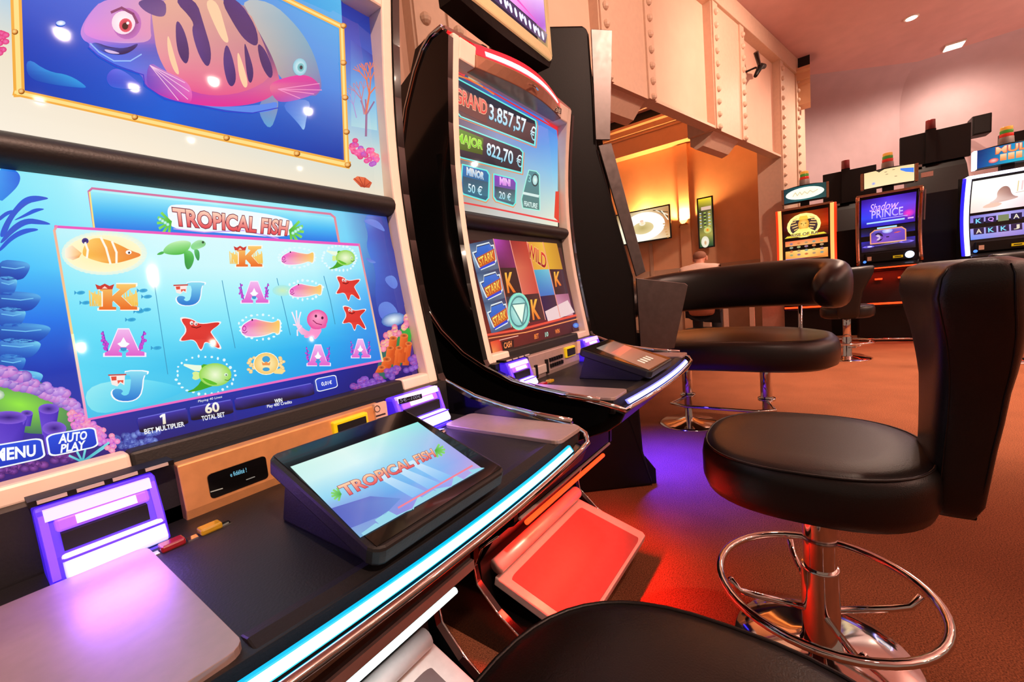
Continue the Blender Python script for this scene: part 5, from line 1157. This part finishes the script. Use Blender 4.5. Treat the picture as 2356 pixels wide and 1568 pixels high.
# ------------------------------------------------------------------ the far row of machines (canonical: faces -y)
def canon(origin, rz):
    M = Matrix.Translation(origin) @ Matrix.Rotation(rz, 4, 'Z'); return M
EM_ORANGE = mat('led_orange', (255, 170, 110), .3, emit=(255, 150, 80), estr=1.8)
EM_ORED = mat('led_orange_red', (255, 60, 20), .3, emit=(255, 50, 15), estr=1.1)
EM_WB = mat('led_white_blue', (240, 240, 255), .3, emit=(225, 225, 255), estr=2)
EM_DB = mat('led_blue_glow', (40, 40, 255), .3, emit=(35, 30, 245), estr=1.2)
COPPER = mat('copper_trim', (190, 130, 100), .18, .9, noise=.1, scale=30, rvar=.06)
GREYW = mat('grey_wing', (150, 144, 140), .45, .3, noise=.05)
def far_slot(X, Y, rz, label, side, sign_art, up_art, lo_art, edge2=None, skew=0):
    t = thing('slot_machine', label, 'slot machine', (X, Y, 0), rz)
    B = dict(local=True)
    def face(z): return .10*math.sin(math.pi*min(max((z-1.0)/.85, 0), 1))*.9-.02
    body = [(.02, 1.02), (face(1.2)+.03, 1.2), (face(1.45)+.03, 1.45), (face(1.7)+.03, 1.7), (.03, 1.86), (.5, 1.92), (.55, 1.0), (.55, 0), (.16, 0), (.16, .46), (.22, .9), (-.05, .93), (-.08, .97)]
    MB().profX(body, -.27, .27).build('cabinet', BLACK, t, **B)
    zs = [1.0+.85*i/12 for i in range(13)]
    for sx in (-.288, .288):
        m = MB(); m.tube([(sx*1.0, face(z)-.01, z) for z in zs], .021, 8); o = m.build('edge_light' if side is not COPPER else 'edge_trim', side, t, smooth=True, **B)
        if edge2:
            m = MB(); m.tube([(sx+(.026 if sx > 0 else -.026), face(z)+.005, z) for z in zs], .02, 8); m.build('edge_glow', edge2, o, smooth=True, **B)
    MB().box((-.30, -.03, 1.84), (.30, .10, 1.868)).build('top_trim', COPPER if side is not EM_WB else EM_WB, t, bevel=.004, **B)
    def fn(x, z, d): return M_ @ Vector((x, face(z)+.022+d, z))
    M_ = canon((X, Y, 0), rz)
    a = Art(fn, step=.0006, maxe=.2); up_art(a); a.build('upper_screen', screen_mat('far_screen', 1.15), t)
    a = Art(fn, step=.0006, maxe=.2); lo_art(a); a.build('lower_screen', screen_mat('far_screen', 1.15), t)
    MB().box((-.22, -.005, 1.03), (.22, .06, 1.14)).build('console', BLACK, t, bevel=.004, **B)
    MB().box((.04, -.012, 1.055), (.13, .0, 1.085)).build('ticket_slot', YELLOW, t, **B)
    MB().box((.055, -.014, 1.065), (.115, .0, 1.075)).build('ticket_mouth', DARKHOLE, t, **B)
    MB().box((-.20, -.012, 1.05), (-.16, .0, 1.10)).build('instruction_card', CREAM, t, **B)
    MB().lathe([(.001, -.012), (.016, -.012), (.016, 0), (.001, 0)], (-.225, -.002, 1.04), 12, 'Y').build('blue_button', mat('blue_glow', (60, 120, 255), .3, emit=(70, 130, 255), estr=1.5), t, **B)
    MB().box((-.28, -.14, .955), (.28, .02, .985)).build('deck', GLOSS, t, bevel=.008, **B)
    MB().tube([(-.27, -.135, .952), (.27, -.135, .952)], .008, 8).build('deck_light', EM_RED, t, **B)
    MB().box((-.27, .08, .46), (.27, .5, .50)).build('ledge', GLOSS, t, **B)
    MB().tube([(-.26, .05, .50), (.26, .05, .50)], .012, 8).build('red_strip', EM_RED, t, **B)
    for x in (-.08, .14): MB().box((x-.035, .13, .80), (x+.035, .16, .818)).build('red_lamp', EM_RED, t, **B)
    MB().tube([(-.27, -.05, .06), (.27, -.05, .06)], .012, 8).build('foot_rail', CHROME, t, smooth=True, **B)
    lamp('red_under_lamp', 'AREA', tuple(M_ @ Vector((0, .0, .92))), (1, .03, .01), 4, .4, .05, target=tuple(M_ @ Vector((0, .15, .4))), parent=t)
    m = MB(); m.prism([(.335, .10, 1.83), (.335, .14, 1.83), (.335, .28, 1.70), (.335, .30, 1.50), (.335, .16, 1.48), (.335, .14, 1.6)], (.012, 0, 0)); m.build('side_wing', GREYW, t, **B)
    # sign on top and its beacon
    m = MB(); rings = []
    for i in range(9):
        u = -1+2*i/8; b = .04*(1-u*u); x = .235*u; rings.append([(x, -.02-b, 1.93), (x, -.02-b, 2.12+.02*(1-u*u)), (x, .10, 2.12+.02*(1-u*u)), (x, .10, 1.93)])
    m.loft([[Vector(q) for q in r] for r in rings]); sg = m.build('sign_box', BLACK, t, bevel=.004, **B)
    for sx in (-.245, .245): MB().box((sx-.014, -.035, 1.925), (sx+.014, .05, 2.125)).build('sign_trim', COPPER if side is not EM_WB else EM_WB, sg, bevel=.004, **B)
    a = Art(lambda x, z, d: M_ @ Vector((x, -.023-.04*(1-(x/.235)**2)+d, z)), step=.0006, maxe=.06); sign_art(a); a.build('sign_panel', screen_mat('far_screen', 1.15), sg)
    MB().box((-.05, .0, 1.86), (.05, .08, 1.935)).build('sign_post', BLACK, t, **B)
    MB().lathe([(.001, 2.13), (.06, 2.13), (.055, 2.22), (.001, 2.22)], (0, .06, 0), 20).build('beacon_base', GREYW, t, smooth=True, bevel=.002, **B)
    for k, c in enumerate(((200, 45, 30), (70, 140, 50), (235, 170, 70))):
        MB().lathe([(.001, 2.222+.035*k), (.052-.003*k, 2.222+.035*k), (.052-.003*k, 2.256+.035*k), (.001, 2.256+.035*k)], (0, .06, 0), 20).build('beacon_lens', mat('beacon_%d' % k, c, .25, emit=c, estr=.35), t, smooth=True, bevel=.003, **B)
    return t
R90 = math.radians(-90)
F = lambda x0, z1, x1, z0: [(x0, z1), (x1, z1), (x1, z0), (x0, z0)]
def up1(a):
    a.table(F(-.25, 1.80, .25, 1.46), [[(60, 10, 5), (150, 60, 10), (120, 20, 5)], [(70, 12, 6), (180, 90, 20), (190, 45, 10)], [(25, 8, 5), (70, 30, 8), (50, 10, 5)]], 0, 3)
    a.ell(-.02, 1.62, .19, .16, (255, 225, 90), (255, 245, 150), 1); a.ell(-.02, 1.61, .155, .135, (60, 40, 50), (70, 50, 50), 2)
    for i in range(6):
        z = 1.72-.034*i
        for sx in (-1, 1): a.line([(-.02+sx*.07, z), (-.02+sx*(.12+.02*math.sin(i)), z-.012)], .014, (235, 190, 110), 3)
    a.ell(-.02, 1.635, .062, .085, (255, 215, 110), (225, 150, 40), 4, n=16); a.poly([(-.075, 1.70), (.035, 1.70), (.02, 1.745), (-.06, 1.745)], (245, 200, 70), 5)
    for sx in (-1, 1): a.ell(-.02+sx*.024, 1.645, .012, .005, (60, 30, 15), None, 5, n=10)
    a.line([(-.02, 1.64), (-.02, 1.61)], .006, (190, 120, 40), 5); a.line([(-.035, 1.585), (-.005, 1.585)], .006, (150, 70, 40), 5)
    a.poly([(-.21, 1.50), (.20, 1.50), (.23, 1.475), (-.24, 1.475)], (235, 210, 60), 5); a.text('RISE OF RA', [(-.16, 1.525), (.14, 1.525), (.14, 1.485), (-.16, 1.485)], (70, 45, 20), (110, 60, 130), 7, .02, (250, 225, 90), .05)
def lo1(a):
    a.table(F(-.235, 1.43, .24, 1.165), [[(235, 110, 70), (245, 130, 80), (240, 110, 60)], [(245, 180, 90), (255, 220, 130), (245, 180, 90)], [(235, 130, 60), (250, 190, 90), (240, 120, 50)]], 0, 3)
    cs = [(110, 80, 140), (90, 130, 140), (200, 90, 50), (120, 150, 110), (150, 120, 100)]
    for i in range(5):
        for j in range(4): a.ell(-.165+.085*i, 1.39-.052*j, .022, .015, cs[(i*2+j) % 5], mixc(cs[(i*2+j) % 5], (240, 190, 110), .5), 2, n=10)
    a.table(F(-.235, 1.185, .24, 1.165), [[(150, 140, 230), (110, 40, 40), (240, 150, 60)]]*2, 2, 2)
def sg1(a):
    a.table(F(-.23, 2.125, .23, 1.935), [[(20, 50, 55), (20, 90, 95), (30, 60, 60)], [(30, 60, 70), (40, 110, 110), (40, 70, 70)]], 0, 4)
    a.ell(0, 2.03, .21, .075, (250, 245, 215), (245, 250, 235), 1, n=24)
    a.line([(-.13, 2.01), (-.10, 2.055), (-.08, 2.01), (-.05, 2.05), (-.03, 2.012), (.0, 2.046), (.03, 2.014), (.06, 2.05), (.09, 2.02), (.14, 2.045)], .008, (215, 195, 150), 2)
def up2(a):
    a.table(F(-.25, 1.81, .25, 1.47), [[(30, 10, 120), (70, 40, 210), (40, 15, 130)], [(50, 40, 220), (95, 75, 240), (100, 60, 220)], [(50, 70, 235), (70, 60, 230), (150, 50, 200)], [(30, 15, 150), (50, 40, 190), (50, 20, 150)]], 0, 3)
    a.ell(.19, 1.58, .05, .045, (255, 60, 190), (160, 50, 200), 1, n=14)
    a.text('Shadow', [(-.17, 1.745), (.10, 1.755), (.10, 1.655), (-.17, 1.66)], (225, 190, 255), (235, 170, 230), 3, .004, shear=.35)
    a.text('PRINCE', [(-.15, 1.665), (.14, 1.665), (.14, 1.57), (-.15, 1.57)], (215, 195, 255), (180, 160, 245), 4, .012)
    a.line([(-.06, 1.555), (.18, 1.555)], .007, (200, 180, 250), 3); a.line([(-.19, 1.52), (.15, 1.52)], .018, (175, 215, 255), 3); a.line([(.19, 1.52), (.23, 1.52)], .016, (235, 170, 235), 3)
def lo2(a):
    a.table(F(-.25, 1.46, .25, 1.16), [[(14, 10, 14), (16, 12, 16), (14, 10, 14)], [(50, 45, 190), (20, 15, 60), (55, 45, 190)], [(16, 12, 30), (14, 12, 16), (14, 12, 20)]], 0, 4)
    a.line([(-.09, 1.445), (.08, 1.445)], .02, (170, 220, 240), 1)
    pl = [(-.12, 1.425), (.13, 1.425), (.165, 1.39), (.165, 1.26), (-.16, 1.26), (-.16, 1.39)]
    a.poly(pl, [(120, 130, 230), (150, 110, 210), (110, 70, 190), (90, 60, 170), (130, 80, 190), (80, 60, 160)], 1); a.line(pl, .011, (245, 160, 110), 3, True)
    a.ell(-.085, 1.335, .045, .055, (40, 25, 60), None, 2, n=12); a.ell(-.09, 1.33, .026, .038, (225, 200, 225), (190, 160, 210), 3, n=12); a.ell(.10, 1.36, .045, .018, (255, 120, 60), (190, 60, 90), 2, n=12); a.ell(.0, 1.40, .05, .03, (225, 225, 255), (140, 140, 230), 2, n=12)
    a.line([(-.24, 1.225), (.24, 1.245)], .005, (110, 90, 240), 2); a.ring(-.18, 1.228, .055, .013, .4, (120, 100, 245), 3); a.ring(.17, 1.243, .065, .015, .35, (130, 110, 245), 3); a.ell(-.17, 1.228, .025, .008, (220, 215, 255), None, 4, n=10)
def sg2(a):
    a.table(F(-.225, 2.125, .225, 1.935), [[(250, 215, 160)]*3, [(255, 225, 175)]*3], 0, 5)
    a.poly([(.10, 2.10), (.22, 2.085), (.22, 2.03), (.15, 2.05), (.10, 2.08)], (70, 130, 235), 2); a.poly([(-.12, 2.125), (-.04, 2.125), (-.09, 2.10)], (60, 50, 40), 2); a.ell(-.14, 1.98, .02, .02, (120, 150, 230), (230, 210, 190), 2, n=10)
    for x, z in ((-.03, 2.09), (.04, 2.10), (.06, 2.02), (-.02, 2.06)): a.ell(x, z, .014, .004, (150, 130, 100), None, 2, n=8)
def up3(a):
    a.sm = 0
    a.table(F(-.25, 1.81, .25, 1.47), [[(255, 252, 245)]*3, [(255, 245, 235), (255, 250, 250), (250, 240, 235)], [(245, 215, 205), (250, 235, 235), (235, 190, 200)]], 0, 3)
    a.sm = 2
    a.poly([(-.13, 1.545), (-.05, 1.59), (-.06, 1.66), (-.02, 1.715), (.03, 1.70), (.055, 1.60), (.12, 1.575), (.0, 1.55)], [(235, 205, 195)]*2+[(205, 160, 145), (165, 125, 112), (150, 110, 102), (170, 125, 118), (200, 160, 150), (215, 175, 165)], 2)
    a.poly([(-.18, 1.51), (-.10, 1.56), (.0, 1.54), (-.05, 1.50)], (235, 195, 175), 2)
    a.line([(.09, 1.74), (.09, 1.64)], .008, (225, 205, 150), 3); a.line([(.12, 1.735), (.12, 1.65)], .012, (235, 205, 205), 3); a.line([(.18, 1.735), (.18, 1.645)], .007, (215, 195, 190), 3); a.line([(.08, 1.625), (.24, 1.635)], .005, (200, 175, 160), 3)
def lo3(a):
    a.table(F(-.25, 1.44, .25, 1.17), [[(120, 110, 200), (170, 160, 230), (120, 110, 190)], [(170, 160, 235), (190, 180, 240), (160, 150, 225)], [(100, 140, 235), (150, 130, 200), (120, 110, 210)]], 0, 3)
    L = [['K', 'Q', '', 'A', 'K'], ['A', 'K', 'K', 'J', 'Q']]
    for j in range(2):
        for i in range(5):
            x = -.185+.093*i; z = 1.375-.115*j
            a.poly(F(x-.04, z+.035, x+.04, z-.035), (35, 25, 65) if L[j][i] else (120, 130, 90), 1)
            if L[j][i]: a.text(L[j][i], [(x-.022, z+.025), (x+.022, z+.025), (x+.022, z-.025), (x-.022, z-.025)], (120, 215, 245) if L[j][i] == 'K' else ((210, 150, 245) if L[j][i] == 'Q' else (225, 215, 195)), None, 3, .02)
def sg3(a):
    a.table(F(-.23, 2.125, .23, 1.935), [[(15, 40, 100), (20, 130, 190), (30, 180, 190)], [(20, 60, 140), (30, 170, 200), (40, 190, 195)]], 0, 4)
    a.text('MULTI', [(-.10, 2.115), (.20, 2.115), (.20, 2.045), (-.10, 2.045)], (255, 225, 190), (245, 140, 70), 4, .02, (215, 80, 40), .04)
    for i in range(5): a.poly(F(-.07+.055*i, 2.035, -.025+.055*i, 1.968), [(255, 215, 170), (255, 215, 170), (240, 130, 60), (240, 130, 60)], 3)
    a.ell(-.115, 1.985, .035, .025, (250, 200, 190), (225, 60, 60), 3, n=12)
FX = 7.0
far_slot(FX, .085, R90, 'far slot machine with orange light edges and golden pharaoh picture', EM_ORANGE, sg1, up1, lo1, EM_ORED)
q = far_slot(FX-.05, -.745, R90, 'far slot machine with copper edges and violet PRINCE screen', COPPER, sg2, up2, lo2)
MB().lathe([(.001, -.03), (.038, -.03), (.042, 0), (.001, 0)], (.19, -.005, 1.082), 20, 'Y').build('banknote_acceptor', mat('blue_white_glow', (200, 220, 255), .3, emit=(190, 215, 255), estr=2.2), q, smooth=True, local=True)
far_slot(FX-.1, -1.69, R90, 'far slot machine with blue white light edges at the right border', EM_WB, sg3, up3, lo3, EM_DB)

# second row behind: black machines seen from behind, each with a flat top board and a beacon
def back_slot(px, X, label, card):
    (x0, y0), (x1, y1), (xb, yb), (xc, yc) = px
    A, B_, Bb = onX(x0, y0, X), onX(x1, y1, X), onX(xb, yb, X); cdl = onX(xc, yc, X)
    cy = (A.y+B_.y)/2; t = thing('slot_machine', label, 'slot machine', (X, cy, 0))
    zt = (A.z+B_.z)/2
    MB().box((X-.02, B_.y, Bb.z), (X+.04, A.y, zt)).build('top_board', BLACK, t, bevel=.004)
    MB().prism([(X+.04, 0, 0), (X+.04, 0, Bb.z+.02), (X-.10, 0, Bb.z-.10), (X-.28, 0, Bb.z-.42), (X-.30, 0, 1.0), (X-.30, 0, 0)], (0, A.y-B_.y-.1, 0)).build('cabinet', BLACK, t)
    for o in t.children:
        if o.name.startswith('cabinet'): o.location = (0, B_.y+.05, 0)
    MB().box((X-.05, cdl.y-.05, Bb.z), (X+.0, cdl.y+.05, zt+.02)).build('beacon_post', BLACK, t)
    MB().lathe([(.001, zt+.02), (.05, zt+.02), (.048, zt+.14), (.001, zt+.14)], (X-.02, cdl.y, 0), 16).build('beacon', mat('beacon_dark_red', (110, 22, 26), .3, noise=.1), t, smooth=True, bevel=.003)
    MB().box((X-.06, A.y-.32*(A.y-B_.y), Bb.z-.03), (X-.02, A.y-.02, Bb.z-.0)).build('ledge', GREYW, t)
    q = onX(*card, X-.32); MB().box((X-.335, q.y-.055, q.z-.03), (X-.30, q.y+.055, q.z+.03)).build('label_plate', CREAM, t)
back_slot(((1893, 406), (2016, 375), (2016, 455), (1945, 385)), 8.1, 'black slot machine seen from behind, between the pharaoh and PRINCE machines', (1909, 477))
back_slot(((2070, 322), (2234, 277), (2232, 358), (2140, 290)), 8.06, 'black slot machine seen from behind, between the PRINCE and blue edged machines', (2133, 401))
back_slot(((2298, 312), (2420, 285), (2420, 350), (2380, 300)), 8.12, 'black slot machine seen from behind, at the right border behind the MULTI sign', (2420, 380))
a0, b0 = onX(2237, 268, 9.3), onX(2282, 303, 9.3)
t = thing('loudspeaker', 'black square loudspeaker high on the back wall', 'speaker', (9.45, (a0.y+b0.y)/2, b0.z))
MB().box((9.3, b0.y, b0.z), (9.55, a0.y, a0.z)).build('cabinet', BLACK, t, bevel=.01)
MB().box((9.29, b0.y+.02, b0.z+.02), (9.30, a0.y-.02, a0.z-.02)).build('grille', mat('speaker_cloth', (14, 13, 14), .8, noise=.3, scale=400), t)
MB().box((9.5, (a0.y+b0.y)/2-.03, b0.z+.1), (10.0, (a0.y+b0.y)/2+.03, b0.z+.16)).build('bracket', BLACK, t)

# ------------------------------------------------------------------ wall displays in the alcove
def wall_display(px, X, th, label, art):
    P4 = [onX(x, y, X-th) for x, y in px]; yl = (P4[0].y+P4[3].y)/2; yr = (P4[1].y+P4[2].y)/2; zt = (P4[0].z+P4[1].z)/2; zb = (P4[2].z+P4[3].z)/2
    t = thing('wall_display', label, 'screen', (X, (yl+yr)/2, zb))
    MB().box((X-th, yr, zb), (X-.03, yl, zt)).build('casing', GLOSS, t, bevel=.006)
    MB().box((X-.04, yr+.25*(yl-yr), zb+.2), (AX, yl-.25*(yl-yr), zt-.2)).build('wall_bracket', BLACK, t)
    b = .025
    a = Art(lambda u, v, d: Vector((X-th-.001+d, yl-b+(yr-yl+2*b)*u, zt-b+(zb-zt+2*b)*v)), step=.0008, maxe=.4)
    art(a); a.build('display', screen_mat('wall_screen', 1.1), t)
def tv1(a):
    a.table(F(0, 0, 1, 1), [[(150, 110, 60), (235, 215, 170), (190, 140, 90)], [(255, 240, 205), (255, 250, 235), (190, 110, 50)], [(250, 240, 210), (255, 250, 235), (225, 190, 140)]], 0, 3)
    a.ell(.52, .52, .40, .46, (255, 255, 250), (255, 255, 245), 1, n=28); a.ell(.50, .57, .21, .20, (185, 165, 100), (225, 205, 150), 2, n=24); a.ell(.50, .42, .06, .07, (250, 215, 160), (245, 240, 225), 3, n=12); a.ell(.49, .34, .035, .04, (240, 200, 170), None, 4, n=12)
    for i in range(4): a.line([(.72+.05*i, .06+.02*i), (.98, .2+.08*i)], .02, (250, 245, 220) if i % 2 else (80, 60, 35), 3)
    for i in range(6): a.ell(.9+.012*i, .55+.09*i, .02, .02, (240, 200, 120), (170, 100, 50), 3, n=8)
def tv2(a):
    a.table(F(0, 0, 1, 1), [[(245, 215, 40), (250, 225, 60)], [(60, 60, 35), (110, 105, 60)], [(70, 75, 50), (130, 140, 80)], [(150, 140, 60), (170, 160, 80)], [(40, 80, 50), (30, 70, 45)]], 0, 3)
    a.poly(F(.2, .17, .95, .24), (225, 185, 165), 1)
    for i in range(9):
        for j in range(3): a.poly(F(.06+.32*j, .29+.035*i, .2+.34*j, .307+.035*i), [(240, 245, 225), (190, 220, 90), (230, 200, 80), (30, 30, 25)][(i*2+j) % 4], 1)
    a.ell(.62, .66, .28, .07, (235, 190, 60), (190, 200, 120), 2, n=18); a.ell(.62, .66, .10, .03, (215, 70, 40), (240, 180, 60), 3, n=12)
    a.ell(.4, .9, .30, .12, (245, 240, 220), (225, 215, 190), 2, n=18); a.ell(.42, .92, .10, .05, (190, 130, 90), (230, 200, 160), 3, n=10)
wall_display([(1418, 492), (1543, 470), (1544, 552), (1418, 563)], AX-.12, .06, 'wide wall display showing a white roulette wheel in the alcove', tv1)
wall_display([(1602, 456), (1642, 449), (1643, 568), (1608, 572)], AX-.12, .06, 'tall narrow wall display with yellow top and number board', tv2)

# roulette terminal and box behind the love seat, glimpsed under its backrest
a0 = onX(1640, 716, 7.0); b0 = onX(1740, 742, 7.0)
t = thing('game_table', 'low pale game table behind the love seat', 'table', (7.0, (a0.y+b0.y)/2, 0))
MB().box((6.75, b0.y-.2, .70), (7.3, a0.y+.2, .76)).build('tabletop', BLACK, t, bevel=.006)
for y in (b0.y, b0.y+.02+(a0.y-b0.y)*.55, a0.y-.05): MB().box((6.8, y, 0), (6.86, y+.06, .70)).build('leg', CREAM, t)

# ------------------------------------------------------------------ seated person, seen from behind
SKIN = mat('skin', (214, 150, 122), .5, noise=.04, scale=30); SHIRT = mat('white_shirt', (236, 212, 196), .75, noise=.03, scale=40, bump=.1); HAIR = mat('short_grey_hair', (150, 108, 86), .8, noise=.2, scale=200); TROUSER = mat('dark_trousers', (35, 33, 38), .8, noise=.1)
PX_, PY_ = 5.62, 1.17
t = thing('person', 'person in white shirt seated with back to the camera, below the tall display', 'person', (PX_, PY_, 0))
def skin_body(name, nodes, edges, mt, parent, sub=2):
    me = bpy.data.meshes.new(name); o = bpy.data.objects.new(name, me); COL.objects.link(o)
    M = RM[parent.name]; I = M.inverted()
    me.from_pydata([tuple(I @ (Vector(n[0])+Vector((PX_, PY_, 0)))) for n in nodes], edges, [])
    s = o.modifiers.new('skin', 'SKIN'); s.use_smooth_shade = True
    for i, n in enumerate(nodes): me.skin_vertices[0].data[i].radius = n[1]; me.skin_vertices[0].data[i].use_root = (i == 0)
    o.modifiers.new('sub', 'SUBSURF').levels = sub; o.modifiers['sub'].render_levels = sub
    me.materials.append(mt); o.parent = parent; RM[o.name] = M; return o
def cap(z, s=1): return (s, s)
nodes = [((0, 0, .66), (.15, .17)), ((0, 0, .83), (.13, .165)), ((.02, 0, 1.01), (.13, .185)), ((.05, 0, 1.14), (.10, .15)), ((.075, 0, 1.205), (.058, .055)), ((.10, 0, 1.235), (.055, .052)), ((.125, 0, 1.275), (.078, .07)), ((.14, 0, 1.315), (.085, .074)), ((.13, 0, 1.345), (.055, .05)),
         ((.05, .185, 1.13), (.068, .068)), ((.12, .235, .94), (.048, .048)), ((.32, .2, .90), (.038, .038)), ((.42, .17, .91), (.034, .022)), ((.47, .16, .90), (.026, .016)),
         ((.05, -.185, 1.13), (.068, .068)), ((.12, -.235, .94), (.048, .048)), ((.32, -.2, .90), (.038, .038)), ((.42, -.17, .91), (.034, .022)), ((.47, -.16, .90), (.026, .016)),
         ((.12, .10, .64), (.095, .095)), ((.42, .12, .63), (.07, .07)), ((.40, .12, .20), (.045, .045)), ((.50, .12, .12), (.035, .045)),
         ((.12, -.10, .64), (.095, .095)), ((.42, -.12, .63), (.07, .07)), ((.40, -.12, .20), (.045, .045)), ((.50, -.12, .12), (.035, .045))]
edges = [(0, 1), (1, 2), (2, 3), (3, 4), (4, 5), (5, 6), (6, 7), (7, 8), (3, 9), (9, 10), (10, 11), (11, 12), (12, 13), (3, 14), (14, 15), (15, 16), (16, 17), (17, 18), (0, 19), (19, 20), (20, 21), (21, 22), (0, 23), (23, 24), (24, 25), (25, 26)]
skin_body('body', nodes, edges, SKIN, t)
sh = [((0, 0, .65), (.165, .185)), ((0, 0, .83), (.145, .18)), ((.015, 0, 1.01), (.145, .20)), ((.045, 0, 1.14), (.115, .165)), ((.075, 0, 1.195), (.075, .08)), ((.05, .19, 1.13), (.08, .08)), ((.09, .23, .98), (.066, .066)), ((.05, -.19, 1.13), (.08, .08)), ((.09, -.23, .98), (.066, .066))]
skin_body('shirt', sh, [(0, 1), (1, 2), (2, 3), (3, 4), (3, 5), (5, 6), (3, 7), (7, 8)], SHIRT, t)
tr = [((0, 0, .63), (.15, .18)), ((.12, .10, .64), (.105, .105)), ((.42, .12, .63), (.082, .082)), ((.40, .12, .20), (.06, .06)), ((.12, -.10, .64), (.105, .105)), ((.42, -.12, .63), (.082, .082)), ((.40, -.12, .20), (.06, .06))]
skin_body('trousers', tr, [(0, 1), (1, 2), (2, 3), (0, 4), (4, 5), (5, 6)], TROUSER, t)
m = MB(); m.ball((PX_+.125, PY_, 1.318), (.088, .080, .060), 16, 10); m.build('hair', HAIR, t, smooth=True)
for sy in (-1, 1):
    m = MB(); m.ball((PX_+.14, PY_+sy*.078, 1.28), (.022, .012, .034), 10, 8); m.build('ear', SKIN, t, smooth=True)
tt = thing('chair', 'dark chair under the seated person in the white shirt', 'chair', (PX_-.02, PY_, 0))
MB().lathe([(.001, .36), (.17, .36), (.19, .38), (.18, .405), (.001, .405)], (PX_, PY_, 0), 24).build('seat', LEATHER, tt, smooth=True)
MB().lathe([(.001, .36), (.03, .36), (.03, .03), (.18, .012), (.18, 0), (.001, 0)], (PX_, PY_, 0), 24).build('pedestal', CHROME, tt, smooth=True)
